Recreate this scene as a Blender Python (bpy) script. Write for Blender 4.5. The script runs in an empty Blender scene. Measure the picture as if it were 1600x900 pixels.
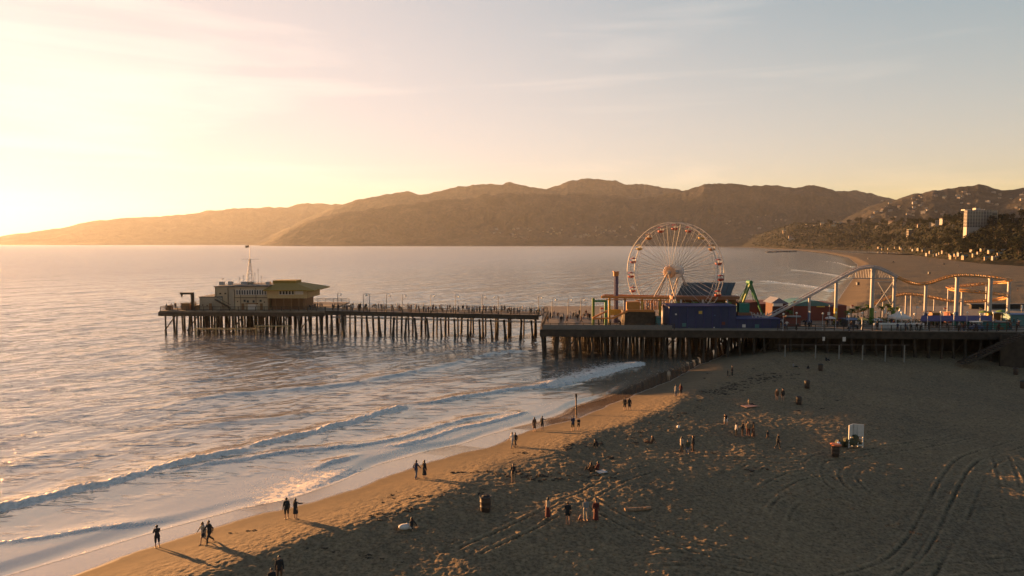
import bpy, bmesh, math, random
import numpy as np
from mathutils import Vector, Matrix
R = math.radians
SC = bpy.context.scene
COL = SC.collection
random.seed(7)

# ------------------------------------------------------------------ camera
CAM_H, FPX, CX, CY, HORIZON = 23.0, 1100.0, 800.0, 450.0, 380.0
PITCH = math.atan((CY - HORIZON) / FPX)
cam = bpy.data.cameras.new('camera')
cam.sensor_width = 36.0
cam.lens = 36.0 * FPX / 1600.0
cam.clip_start, cam.clip_end = 0.5, 90000.0
cam_o = bpy.data.objects.new('camera', cam)
COL.objects.link(cam_o)
cam_o.location = (0, 0, CAM_H)
cam_o.rotation_euler = (math.pi / 2 - PITCH, 0, 0)
SC.camera = cam_o

# ------------------------------------------------------------------ light
SUN_AZ, SUN_EL = -51.0, 5.0            # azimuth measured from +Y towards +X
SKY_STRENGTH, SUN_STRENGTH, EXPOSURE = 0.08, 4.8, 2.55
w = bpy.data.worlds.new('World'); SC.world = w; w.use_nodes = True
nt = w.node_tree; N = nt.nodes; L = nt.links; N.clear()
wo = N.new('ShaderNodeOutputWorld'); bg = N.new('ShaderNodeBackground')
sky = N.new('ShaderNodeTexSky'); sky.sky_type = 'NISHITA'; sky.sun_disc = False
sky.sun_elevation = R(SUN_EL); sky.sun_rotation = R(SUN_AZ)
sky.altitude = 0; sky.air_density = 1.0; sky.dust_density = 1.2; sky.ozone_density = 1.8
# thin wind-drawn cirrus over the sky
tc = N.new('ShaderNodeTexCoord'); mp = N.new('ShaderNodeMapping')
mp.inputs['Rotation'].default_value = (0.10, -0.13, 0.3); mp.inputs['Scale'].default_value = (1.6, 2.2, 17.0)
no = N.new('ShaderNodeTexNoise'); no.inputs['Scale'].default_value = 1.35; no.inputs['Detail'].default_value = 7; no.inputs['Roughness'].default_value = 0.52
no.inputs['Distortion'].default_value = 0.5
cr = N.new('ShaderNodeValToRGB'); cr.color_ramp.elements[0].position = 0.50; cr.color_ramp.elements[1].position = 0.74
L.new(tc.outputs['Generated'], mp.inputs['Vector']); L.new(mp.outputs['Vector'], no.inputs['Vector']); L.new(no.outputs['Fac'], cr.inputs['Fac'])
# high overcast spreads the glare round the sun: c -> g * c * k / (c + k) per channel
sp = N.new('ShaderNodeSeparateColor'); L.new(sky.outputs['Color'], sp.inputs[0]); cb = N.new('ShaderNodeCombineColor')
for ch, k, gn, pe in (('Red', 0.72, 2.42, 2.2), ('Green', 1.2, 1.38, 2.0), ('Blue', 1.7, 1.02, 1.8)):
    pw = N.new('ShaderNodeMath'); pw.operation = 'POWER'; pw.inputs[1].default_value = pe; L.new(sp.outputs[ch], pw.inputs[0])
    ad = N.new('ShaderNodeMath'); ad.inputs[1].default_value = k; L.new(pw.outputs[0], ad.inputs[0])
    dv = N.new('ShaderNodeMath'); dv.operation = 'DIVIDE'; L.new(pw.outputs[0], dv.inputs[0]); L.new(ad.outputs[0], dv.inputs[1])
    ml = N.new('ShaderNodeMath'); ml.operation = 'MULTIPLY'; ml.inputs[1].default_value = k * gn; L.new(dv.outputs[0], ml.inputs[0]); L.new(ml.outputs[0], cb.inputs[ch])
ci = N.new('ShaderNodeMix'); ci.data_type = 'RGBA'; ci.blend_type = 'MULTIPLY'
L.new(cr.outputs['Color'], ci.inputs['Factor']); L.new(cb.outputs['Color'], ci.inputs['A']); ci.inputs['B'].default_value = (1.34, 1.22, 1.14, 1)
L.new(ci.outputs['Result'], bg.inputs['Color']); bg.inputs['Strength'].default_value = SKY_STRENGTH
L.new(bg.outputs[0], wo.inputs['Surface'])

sl = bpy.data.lights.new('sun', 'SUN'); sl.energy = SUN_STRENGTH; sl.angle = R(0.6); sl.color = (1.0, 0.48, 0.17)
so = bpy.data.objects.new('sun', sl); COL.objects.link(so)
SUN_DIR = Vector((math.sin(R(SUN_AZ)) * math.cos(R(SUN_EL)), math.cos(R(SUN_AZ)) * math.cos(R(SUN_EL)), math.sin(R(SUN_EL))))
so.rotation_euler = SUN_DIR.to_track_quat('Z', 'Y').to_euler()

SC.view_settings.view_transform = 'Standard'; SC.view_settings.look = 'None'
SC.view_settings.exposure = EXPOSURE; SC.view_settings.gamma = 1.0
SC.view_settings.use_curve_mapping = False
SC.render.engine = 'CYCLES'
cy = SC.cycles
cy.max_bounces = 6; cy.diffuse_bounces = 2; cy.glossy_bounces = 3; cy.transmission_bounces = 3; cy.volume_bounces = 1; cy.transparent_max_bounces = 6
cy.use_denoising = True; cy.sample_clamp_indirect = 6.0

# ------------------------------------------------------------------ helpers
cP, sP = math.cos(PITCH), math.sin(PITCH)
def ray(px, py):
    a, b = px - CX, CY - py
    return Vector((a, FPX * cP + b * sP, -FPX * sP + b * cP)) / FPX
def at(px, py, Y):                      # the point of the place seen at px, py at distance Y
    d = ray(px, py); t = Y / d.y
    return Vector((d.x * t, Y, CAM_H + d.z * t))
def on_plane(px, py, z=0.0):
    d = ray(px, py); t = (z - CAM_H) / d.z
    return Vector((d.x * t, d.y * t, z))

_MATS = {}
def new_mat(name):
    m = bpy.data.materials.new(name); m.use_nodes = True
    nt = m.node_tree; return m, nt, nt.nodes['Principled BSDF']
def sock(b, *names):
    for n in names:
        if n in b.inputs: return b.inputs[n]
def mat(name, col, rough=0.7, metal=0.0, var=0.12, scale=3.0, emit=None, spec=0.3):
    """painted or raw surface with procedural wear"""
    if name in _MATS: return _MATS[name]
    m, nt, b = new_mat(name); N, L = nt.nodes, nt.links
    tc = N.new('ShaderNodeTexCoord'); n = N.new('ShaderNodeTexNoise')
    n.inputs['Scale'].default_value = scale; n.inputs['Detail'].default_value = 5
    L.new(tc.outputs['Object'], n.inputs['Vector'])
    r = N.new('ShaderNodeValToRGB')
    lo = [max(0, c * (1 - var)) for c in col]; hi = [min(1, c * (1 + var)) for c in col]
    r.color_ramp.elements[0].position = 0.3; r.color_ramp.elements[1].position = 0.7
    r.color_ramp.elements[0].color = (*lo, 1); r.color_ramp.elements[1].color = (*hi, 1)
    L.new(n.outputs['Fac'], r.inputs['Fac']); L.new(r.outputs['Color'], b.inputs['Base Color'])
    b.inputs['Roughness'].default_value = rough; b.inputs['Metallic'].default_value = metal
    s = sock(b, 'Specular IOR Level', 'Specular'); s.default_value = spec
    if emit:
        b.inputs['Emission Color'].default_value = (*emit[:3], 1); b.inputs['Emission Strength'].default_value = emit[3]
    _MATS[name] = m
    return m

def grid_obj(name, X, Y, Z, material, attrs=None, mask=None, smooth=True):
    """X,Y,Z : (rows, cols) arrays -> one sheet"""
    r, c = X.shape
    v = np.stack([X, Y, Z], -1).reshape(-1, 3).astype(np.float32)
    i = np.arange(r * c).reshape(r, c)
    q = np.stack([i[:-1, :-1], i[:-1, 1:], i[1:, 1:], i[1:, :-1]], -1).reshape(-1, 4)
    if mask is not None:
        q = q[mask[:-1, :-1].ravel() | mask[1:, 1:].ravel() | mask[1:, :-1].ravel() | mask[:-1, 1:].ravel()]
        used = np.zeros(r * c, bool); used[q.ravel()] = True
        remap = np.cumsum(used) - 1
        v = v[used]; q = remap[q]
    me = bpy.data.meshes.new(name)
    me.vertices.add(len(v)); me.vertices.foreach_set('co', v.ravel())
    me.loops.add(q.size); me.loops.foreach_set('vertex_index', q.ravel().astype(np.int32))
    me.polygons.add(len(q)); me.polygons.foreach_set('loop_start', np.arange(0, q.size, 4, dtype=np.int32))
    me.polygons.foreach_set('loop_total', np.full(len(q), 4, np.int32))
    me.polygons.foreach_set('use_smooth', np.full(len(q), smooth))
    me.update(calc_edges=True)
    for k, a in (attrs or {}).items():
        at_ = me.attributes.new(k, 'FLOAT', 'POINT'); a = a.reshape(-1).astype(np.float32)
        if mask is not None: a = a[used]
        at_.data.foreach_set('value', a)
    me.materials.append(material)
    o = bpy.data.objects.new(name, me); COL.objects.link(o)
    return o

# value noise in numpy ------------------------------------------------
_rs = np.random.RandomState(11)
_TAB = _rs.rand(512, 512)
def vnoise(x, y):
    xi = np.floor(x).astype(int); yi = np.floor(y).astype(int)
    fx = x - xi; fy = y - yi
    fx = fx * fx * fx * (fx * (fx * 6 - 15) + 10); fy = fy * fy * fy * (fy * (fy * 6 - 15) + 10)
    a = _TAB[xi % 512, yi % 512]; b = _TAB[(xi + 1) % 512, yi % 512]
    c = _TAB[xi % 512, (yi + 1) % 512]; d = _TAB[(xi + 1) % 512, (yi + 1) % 512]
    return (a * (1 - fx) + b * fx) * (1 - fy) + (c * (1 - fx) + d * fx) * fy
def fbm(x, y, o=4, gain=0.5):
    s = 0; a = 1; t = 0
    for k in range(o):
        s = s + a * vnoise(x * 2 ** k + 17.3 * k, y * 2 ** k + 9.1 * k); t += a; a *= gain
    return s / t
def ridged(x, y, o=5, gain=0.5):
    s = 0; a = 1; t = 0
    for k in range(o):
        s = s + a * (1 - np.abs(2 * vnoise(x * 2 ** k + 31.7 * k, y * 2 ** k + 5.3 * k) - 1)); t += a; a *= gain
    return s / t
def smooth(a, b, x):
    t = np.clip((x - a) / (b - a), 0, 1); return t * t * (3 - 2 * t)

def polyline_dist(X, Y, pts):
    """signed distance to a polyline (positive to its right going forward) and the coordinate along it"""
    best = np.full(X.shape, 1e18); sgn = np.ones(X.shape); along = np.zeros(X.shape); acc = 0.0
    for (x0, y0), (x1, y1) in zip(pts[:-1], pts[1:]):
        dx, dy = x1 - x0, y1 - y0; ll = math.hypot(dx, dy)
        t = np.clip(((X - x0) * dx + (Y - y0) * dy) / (ll * ll), 0, 1)
        ex, ey = X - x0 - t * dx, Y - y0 - t * dy
        d = ex * ex + ey * ey; m = d < best
        best = np.where(m, d, best); sgn = np.where(m, np.where(dx * ey - dy * ex < 0, 1.0, -1.0), sgn)
        along = np.where(m, acc + t * ll, along); acc += ll
    return np.sqrt(best) * sgn, along

# ------------------------------------------------------------------ coast
Z_DRY = 0.45
_c = [(110, 900), (200, 868), (290, 838), (400, 805), (480, 787), (560, 762), (640, 733), (700, 714), (760, 700), (830, 672), (900, 655), (960, 630), (1020, 606), (1050, 594), (1090, 572), (1130, 556)]
COAST = [tuple(on_plane(x, y, Z_DRY)[:2]) for x, y in _c]
p0, p1 = COAST[0], COAST[2]
dx, dy = p0[0] - p1[0], p0[1] - p1[1]
COAST = [(p0[0] + dx * 9, p0[1] + dy * 9)] + COAST
COAST += [(64, 182), (96, 228), (124, 268)] + [tuple(on_plane(x, y, 0)[:2]) for x, y in ((1326, 446), (1338, 430), (1340, 414), (1326, 403), (1292, 396), (1240, 390.5), (1180, 387), (1100, 385))]
COAST += [(1200, 6600), (600, 8200), (-2000, 9800), (-6000, 12500), (-12000, 16500), (-16000, 17600)]

def land_z(X, Y, detail=True):
    """height of the beach sheet"""
    X = np.asarray(X, float); Y = np.asarray(Y, float)
    s, al = polyline_dist(X, Y, COAST)
    far = smooth(170, 260, Y)
    n = fbm(X / 14 + 3, Y / 14, 3) - 0.5
    crest = 8.5 + 5 * n + 1.5 * smooth(100, 150, Y)
    face = 0.125
    top = Z_DRY + face * crest
    up = Z_DRY + face * s
    dec = 0.080 * (1 - smooth(118, 150, Y)) + 0.03 * far
    u = s - crest
    # smooth min of the face and the landward slope
    back = top - dec * np.minimum(u, 52 + 120 * far)
    k = 0.18
    h = np.clip(0.5 + 0.5 * (back - up) / k, 0, 1)
    z = back * (1 - h) + up * h - k * h * (1 - h)
    z = np.where(s > 70, z + 0.02 * (np.minimum(s, 200) - 70) * (1 - far), z)
    z = np.maximum(z, -6.0)
    if detail:
        dry = smooth(2.5, 7.0, s) * (1 - smooth(240, 500, Y))
        rough = smooth(5.0, 11.0, s + 4 * n)
        z = z + dry * (0.05 * (fbm(X / 2.3, Y / 2.3, 3) - 0.5) + (0.04 + 0.15 * rough) * (fbm(X / 0.45 + 50, Y / 0.45, 3, 0.62) - 0.5))
        z = z + rough * dry * 0.12 * (fbm(X / 7.0, Y / 7.0 + 8, 2) - 0.5)
    return z, s

def ground(px, py):
    """first point of the beach seen at px, py"""
    d = ray(px, py); z = 1.0
    for _ in range(14):
        p = on_plane(px, py, z); z = float(max(0.0, land_z(np.array([p.x]), np.array([p.y]))[0][0]))
    p = on_plane(px, py, z); return Vector((p.x, p.y, z))

# vehicle tracks pressed into the sand, as pixel polylines
TRACKS = [
 [(1230, 900), (1330, 880), (1400, 850), (1440, 810), (1470, 760), (1500, 712), (1530, 690), (1600, 668), (1660, 655)],
 [(1380, 900), (1430, 868), (1465, 820), (1500, 770), (1530, 715), (1560, 690), (1620, 672)],
 [(1660, 900), (1600, 800), (1585, 770), (1575, 720), (1560, 680)],
 [(1700, 820), (1640, 760), (1610, 710), (1588, 690), (1580, 676)],
 [(690, 900), (760, 862), (850, 818), (950, 765), (1010, 742), (1100, 724), (1250, 715), (1400, 690), (1520, 660)],
 [(1400, 780), (1340, 765), (1290, 740), (1270, 722), (1290, 708), (1360, 700)],
 [(1372, 775), (1310, 750), (1299, 738), (1300, 726)],
 [(1365, 770), (1338, 750), (1326, 738), (1335, 722), (1390, 705)],
 [(1170, 790), (1185, 772), (1230, 745), (1300, 728)],
 [(1130, 760), (1170, 735), (1200, 722)],
 [(1210, 810), (1225, 780), (1260, 760), (1300, 750)],
 [(940, 880), (1100, 868), (1300, 880), (1500, 850), (1660, 830)],
 [(820, 762), (900, 780), (960, 812), (1080, 850), (1200, 862)],
]
def track_relief(X, Y):
    dz = np.zeros(X.shape)
    for i, tr in enumerate(TRACKS):
        P = [on_plane(x, y, 0.3) for x, y in tr]
        P = [(p.x, p.y) for p in P]
        # Catmull-Rom
        Q = [(2 * P[0][0] - P[1][0], 2 * P[0][1] - P[1][1])] + P + [(2 * P[-1][0] - P[-2][0], 2 * P[-1][1] - P[-2][1])]
        S = []
        for a, b, c, d in zip(Q, Q[1:], Q[2:], Q[3:]):
            for k in range(6):
                t = k / 6
                S.append(tuple(0.5 * ((2 * b[j]) + (-a[j] + c[j]) * t + (2 * a[j] - 5 * b[j] + 4 * c[j] - d[j]) * t * t + (-a[j] + 3 * b[j] - 3 * c[j] + d[j]) * t ** 3) for j in (0, 1)))
        S.append(P[-1])
        xs = [q[0] for q in S]; ys = [q[1] for q in S]
        m = (X > min(xs) - 3) & (X < max(xs) + 3) & (Y > min(ys) - 3) & (Y < max(ys) + 3)
        if not m.any(): continue
        d, al = polyline_dist(X[m], Y[m], S)
        tot = sum(math.hypot(b[0] - a[0], b[1] - a[1]) for a, b in zip(S, S[1:]))
        fade = smooth(0.0, 5.0, al) * smooth(0.0, 5.0, tot - al) * (0.25 + 1.2 * smooth(0.3, 0.7, fbm(al / 4.5 + 11 * i, al * 0, 3)))
        for off in ((-0.85, 0.85) if i != 11 else (-0.9, 0.9)):
            e = np.abs(d - off) / 0.15
            r = -0.055 * np.exp(-e ** 2) + 0.062 * np.exp(-((e - 1.9) / 0.8) ** 2)
            tread = 1 + 1.3 * (fbm(X[m] * 2.4, Y[m] * 2.4, 2) - 0.5)
            dz[m] += r * tread * fade
    return dz

# ------------------------------------------------------------------ beach
def beach_material():
    m, nt, b = new_mat('sand'); N, L = nt.nodes, nt.links
    g = N.new('ShaderNodeNewGeometry'); sa = N.new('ShaderNodeAttribute'); sa.attribute_name = 'shore'
    def noise(scale, det=5, rough=0.6, vec=None):
        n = N.new('ShaderNodeTexNoise'); n.inputs['Scale'].default_value = scale; n.inputs['Detail'].default_value = det; n.inputs['Roughness'].default_value = rough
        L.new(vec or g.outputs['Position'], n.inputs['Vector']); return n
    dry_fac = N.new('ShaderNodeMapRange'); dry_fac.inputs['From Min'].default_value = 3.0; dry_fac.inputs['From Max'].default_value = 11.0; L.new(sa.outputs['Fac'], dry_fac.inputs['Value'])
    big, mid, fine = noise(0.06, 4), noise(0.9, 6), noise(7.0, 4)
    cr = N.new('ShaderNodeValToRGB'); e = cr.color_ramp.elements
    e[0].position = 0.3; e[0].color = (0.100, 0.081, 0.056, 1); e[1].position = 0.7; e[1].color = (0.195, 0.142, 0.083, 1)
    mx = N.new('ShaderNodeMath'); mx.operation = 'MULTIPLY_ADD'; mx.inputs[1].default_value = 0.5
    L.new(big.outputs['Fac'], mx.inputs[0])
    hf = N.new('ShaderNodeMath'); hf.operation = 'MULTIPLY'; hf.inputs[1].default_value = 0.5; L.new(mid.outputs['Fac'], hf.inputs[0]); L.new(hf.outputs[0], mx.inputs[2])
    L.new(mx.outputs[0], cr.inputs['Fac'])
    # wetness from distance to the dry edge, wobbling
    wn = noise(0.25, 3)
    wa = N.new('ShaderNodeMath'); wa.operation = 'MULTIPLY_ADD'; wa.inputs[1].default_value = 1.6
    L.new(wn.outputs['Fac'], wa.inputs[0]); L.new(sa.outputs['Fac'], wa.inputs[2])
    mr = N.new('ShaderNodeMapRange'); mr.inputs['From Min'].default_value = 0.5; mr.inputs['From Max'].default_value = 1.1
    mr.inputs['To Min'].default_value = 1; mr.inputs['To Max'].default_value = 0; L.new(wa.outputs[0], mr.inputs['Value'])
    damp = N.new('ShaderNodeMapRange'); damp.inputs['From Min'].default_value = 1.0; damp.inputs['From Max'].default_value = 6.5
    damp.inputs['To Min'].default_value = 0.72; damp.inputs['To Max'].default_value = 1; L.new(wa.outputs[0], damp.inputs['Value'])
    wc = N.new('ShaderNodeMix'); wc.data_type = 'RGBA'; L.new(mr.outputs[0], wc.inputs['Factor'])
    dm = N.new('ShaderNodeMix'); dm.data_type = 'RGBA'; dm.blend_type = 'MULTIPLY'; dm.inputs['Factor'].default_value = 1
    L.new(cr.outputs['Color'], dm.inputs['A']); L.new(damp.outputs[0], dm.inputs['B'])
    # crusts and loose grains: pale turned-up sand along the tracks, darker trodden pockets
    ta = N.new('ShaderNodeAttribute'); ta.attribute_name = 'track'
    sc1 = noise(3.4, 5, 0.7); g1 = N.new('ShaderNodeMapRange'); g1.inputs['From Min'].default_value = 0.34; g1.inputs['From Max'].default_value = 0.66; g1.inputs['To Min'].default_value = 0.55; g1.inputs['To Max'].default_value = 1.5
    L.new(sc1.outputs['Fac'], g1.inputs['Value'])
    g2 = N.new('ShaderNodeMath'); g2.operation = 'MULTIPLY_ADD'; g2.inputs[1].default_value = 0.26; L.new(ta.outputs['Fac'], g2.inputs[0]); L.new(g1.outputs[0], g2.inputs[2])
    g3 = N.new('ShaderNodeMix'); g3.data_type = 'FLOAT'; L.new(dry_fac.outputs[0], g3.inputs['Factor']); g3.inputs['A'].default_value = 1.0; L.new(g2.outputs[0], g3.inputs['B'])
    gm = N.new('ShaderNodeMix'); gm.data_type = 'RGBA'; gm.blend_type = 'MULTIPLY'; gm.inputs['Factor'].default_value = 1
    L.new(dm.outputs['Result'], gm.inputs['A']); L.new(g3.outputs['Result'], gm.inputs['B']); dm = gm
    L.new(dm.outputs['Result'], wc.inputs['A']); wc.inputs['B'].default_value = (0.10, 0.072, 0.05, 1)
    L.new(wc.outputs['Result'], b.inputs['Base Color'])
    rr = N.new('ShaderNodeMapRange'); rr.inputs['To Min'].default_value = 0.95; rr.inputs['To Max'].default_value = 0.10
    L.new(mr.outputs[0], rr.inputs['Value']); L.new(rr.outputs[0], b.inputs['Roughness'])
    sp = N.new('ShaderNodeMapRange'); sp.inputs['To Min'].default_value = 0.08; sp.inputs['To Max'].default_value = 1.0
    L.new(mr.outputs[0], sp.inputs['Value']); L.new(sp.outputs[0], sock(b, 'Specular IOR Level', 'Specular'))
    # relief: footprints and scuffed sand, fading on the smooth wet face
    dry = N.new('ShaderNodeMapRange'); dry.inputs['From Min'].default_value = 2.0; dry.inputs['From Max'].default_value = 10.0
    dry.inputs['To Min'].default_value = 0.03; dry.inputs['To Max'].default_value = 1.0; L.new(sa.outputs['Fac'], dry.inputs['Value'])
    foot = noise(2.6, 5, 0.65); vo = N.new('ShaderNodeTexVoronoi'); vo.inputs['Scale'].default_value = 1.9; vo.feature = 'SMOOTH_F1'
    L.new(g.outputs['Position'], vo.inputs['Vector'])
    ad = N.new('ShaderNodeMath'); ad.operation = 'MULTIPLY_ADD'; ad.inputs[1].default_value = 0.7
    L.new(vo.outputs['Distance'], ad.inputs[0]); L.new(foot.outputs['Fac'], ad.inputs[2])
    a2 = N.new('ShaderNodeMath'); a2.operation = 'MULTIPLY_ADD'; a2.inputs[1].default_value = 0.38; L.new(fine.outputs['Fac'], a2.inputs[0]); L.new(ad.outputs[0], a2.inputs[2])
    ml = N.new('ShaderNodeMath'); ml.operation = 'MULTIPLY'; L.new(a2.outputs[0], ml.inputs[0]); L.new(dry.outputs[0], ml.inputs[1])
    bp = N.new('ShaderNodeBump'); bp.inputs['Strength'].default_value = 1.0; bp.inputs['Distance'].default_value = 0.16
    L.new(ml.outputs[0], bp.inputs['Height']); L.new(bp.outputs[0], b.inputs['Normal'])
    return m

def polar(az0, az1, na, rs):
    A = np.radians(np.linspace(az0, az1, na))[None, :]; Rr = np.array(rs)[:, None]
    return Rr * np.sin(A), Rr * np.cos(A) + 0 * A
rs = np.concatenate([np.geomspace(36, 190, 1000), np.geomspace(191, 900, 160)[1:], np.geomspace(905, 9000, 120)])
X, Y = polar(-46, 52, 1050, rs)
Z, S = land_z(X, Y)
TR = track_relief(X, Y); Z += TR
beach = grid_obj('beach', X, Y, Z, beach_material(), {'shore': S, 'track': np.clip(TR / 0.055, -1, 1)}, mask=(S > -14) & (S < 5000))
beach['kind'] = 'structure'

# ------------------------------------------------------------------ ocean
def px_line(pts, z=0.0):
    return [tuple(on_plane(x, y, z)[:2]) for x, y in pts]
def ccr(P, n=6):
    Q = [(2 * P[0][0] - P[1][0], 2 * P[0][1] - P[1][1])] + list(P) + [(2 * P[-1][0] - P[-2][0], 2 * P[-1][1] - P[-2][1])]
    S = []
    for a, b, c, d in zip(Q, Q[1:], Q[2:], Q[3:]):
        for k in range(n):
            t = k / n
            S.append(tuple(0.5 * ((2 * b[j]) + (-a[j] + c[j]) * t + (2 * a[j] - 5 * b[j] + 4 * c[j] - d[j]) * t * t + (-a[j] + 3 * b[j] - 3 * c[j] + d[j]) * t ** 3) for j in (0, 1)))
    S.append(P[-1]); return S
# line, height, width out, width in, foam on the front, foam trail behind, taper in, taper out
BREAKERS = [
 ([(-160, 838), (-60, 812), (0, 797), (100, 772), (200, 748), (300, 722), (385, 706), (430, 696)], 0.42, 2.4, 0.55, 1.0, 0.4, 6),
 ([(370, 705), (400, 697), (450, 687), (520, 668), (600, 646), (645, 632)], 0.42, 2.0, 0.55, 1.0, 0.4, 4),
 ([(200, 752), (330, 727), (420, 712), (520, 700), (600, 689), (660, 676), (700, 664), (760, 650), (830, 640)], 0.26, 1.6, 0.5, 0.55, 0.0, 10),
 ([(640, 633), (720, 622), (790, 610), (860, 603), (920, 597)], 0.36, 2.0, 0.6, 0.65, 0.1, 6),
 ([(845, 608), (900, 594), (950, 583), (1012, 566)], 0.55, 3.2, 0.7, 1.0, 1.0, 4),
 ([(-160, 872), (-60, 856), (0, 847), (100, 835), (200, 820), (300, 806), (345, 800)], 0.2, 1.3, 0.45, 0.5, 0.0, 10),
 ([(330, 800), (400, 790), (470, 770), (540, 742), (580, 722)], 0.16, 1.2, 0.4, 0.55, 0.75, 4),
 ([(470, 738), (520, 722), (560, 712), (585, 708)], 0.35, 1.2, 0.5, 0.6, 0.1, 5),
 ([(585, 700), (650, 690), (700, 674), (760, 661), (800, 650), (830, 640)], 0.2, 1.4, 0.5, 0.75, 0.6, 4),
 ([(230, 640), (330, 622), (420, 612), (520, 604), (600, 590), (690, 572), (770, 553), (860, 546)], 0.42, 2.6, 1.1, 0.0, 0.0, 12),
 ([(100, 700), (200, 684), (300, 668), (420, 655), (520, 640), (600, 628)], 0.25, 2.5, 1.2, 0.0, 0.0, 20),
 ([(-100, 700), (0, 690), (80, 683), (160, 672)], 0.42, 2.6, 1.2, 0.0, 0.0, 20),
 ([(-100, 660), (0, 655), (60, 650), (120, 640), (220, 628)], 0.35, 2.6, 1.2, 0.0, 0.0, 20),
 ([(-80, 740), (20, 728), (60, 715), (200, 700)], 0.30, 2.0, 1.0, 0.0, 0.0, 10),
 ([(1180, 438), (1240, 444), (1290, 452), (1325, 462)], 0.5, 4.0, 2.0, 0.45, 0.0, 14),
 ([(1230, 421), (1270, 425), (1310, 431), (1340, 438)], 0.5, 5.0, 2.0, 0.4, 0.0, 20),
 ([(1285, 408), (1310, 411), (1334, 418)], 0.5, 7.0, 3.0, 0.6, 0.0, 20),
]
rs = np.concatenate([np.geomspace(44, 330, 1150), np.geomspace(331, 1500, 260)[1:], np.geomspace(1510, 40000, 140)])
X, Y = polar(-46, 44, 1150, rs)
RR = np.sqrt(X * X + Y * Y)
sh, _ = polyline_dist(X, Y, COAST); off = -sh
dist_fade = 1 - smooth(600, 1800, RR)
shore_fade = 0.12 + 0.88 * smooth(6, 60, off)
Z = np.zeros_like(X)
rw = np.random.RandomState(5)
base_az = math.atan2(-0.777, 0.629)
for i in range(46):
    lam = 0.9 * (34 / 0.9) ** (i / 45.0)
    a = math.radians(-51 + rw.normal(0, 26 if lam < 8 else 12))
    kx, ky = math.sin(a) * 2 * math.pi / lam, math.cos(a) * 2 * math.pi / lam
    amp = 0.0043 * lam ** 0.58 * rw.uniform(0.6, 1.3)
    res = 1 - smooth(lam * 70, lam * 170, RR)         # the sheet cannot carry waves finer than its own cells
    warp = 2.2 * (vnoise(X / (lam * 2.5) + i, Y / (lam * 2.5)) - 0.5)
    th = kx * X + ky * Y + rw.uniform(0, 6.28) + warp * 2
    s_ = np.sin(th) + 0.28 * np.cos(2 * th)
    if lam < 9: s_ = 2.1 * (1 - np.abs(np.sin(th / 2))) ** 1.7 - 0.6      # short seas peak sharply
    Z += amp * res * dist_fade * s_ * (0.45 + 1.1 * vnoise(X / (lam * 6) + 7 * i, Y / (lam * 6)))
Z *= shore_fade
foam = np.zeros_like(X)
clump = fbm(X / 0.6, Y / 0.6, 4, 0.65)
for pts, A, wo_, wi, f, trail, tp in BREAKERS:
    P = ccr(px_line(pts))
    xs = [q[0] for q in P]; ys = [q[1] for q in P]
    m = (X > min(xs) - 30) & (X < max(xs) + 30) & (Y > min(ys) - 30) & (Y < max(ys) + 30)
    if not m.any(): continue
    d, al = polyline_dist(X[m], Y[m], P)
    tot = sum(math.hypot(b[0] - a[0], b[1] - a[1]) for a, b in zip(P, P[1:]))
    d = d + 0.9 * (fbm(al / 4 + 9, d * 0 + A * 50, 3) - 0.5) * 2 * min(1.0, A * 2) + 0.7 * A * (fbm(al / 0.9, d * 0 + A * 13, 3, 0.65) - 0.5)     # positive = towards the land
    env = smooth(0, tp, al) * smooth(0, tp, tot - al) * (0.7 + 0.5 * vnoise(al / 9.0, d * 0 + A * 99)) * (0.78 + 0.44 * fbm(al / 1.3, d * 0 + A * 31, 2))
    prof = np.where(d < 0, np.exp(-(d / wo_) ** 2), np.exp(-(d / wi) ** 2))
    z_ = A * env * prof
    c = clump[m]
    if f > 0:
        ff = np.exp(-((d - 0.5 * wi) / (0.42 + 0.35 * f)) ** 2) * f
        z_ = z_ + 1.25 * A * (c - 0.45) * ff * env
        foam[m] = np.maximum(foam[m], ff * np.clip(env * 1.3, 0, 1) * (0.55 + 0.9 * c))
    if trail > 0:
        tt = trail * 0.7 * (0.5 + c) * smooth(0.5, -0.6, d) * np.exp(-(np.clip(-d, 0, 99) / (5.5 * trail + 2)) ** 1.3)
        foam[m] = np.maximum(foam[m], tt * env)
    Z[m] += z_
# foam lace left in the surf zone
lace = smooth(1, 3, off) * (1 - smooth(10, 17, off)) * (1 - smooth(230, 300, RR))
foam = np.maximum(foam, 0.26 * lace * fbm(X / 6, Y / 9, 3) * 1.3)
# swash line: the last film of water wandering over the wet face
swash = 3.6 + 2.4 * (fbm(X / 11 + 40, Y / 11, 2) - 0.5) * 2
edge = np.exp(-((off - swash - 0.25) / 0.22) ** 2) * (1 - smooth(200, 300, RR))
foam = np.maximum(foam, edge * 0.3)
Zl = land_z(X, Y, False)[0]
film = 1 - smooth(0.0, 3.0, off - swash)
Z = np.where(RR < 500, Z * (1 - film) + film * (Zl + 0.014), Z)
keep = ((off > swash - 0.05) | (RR > 1800)) & (off > -2500)
keep |= (RR > 500) & (off > -3)

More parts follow.
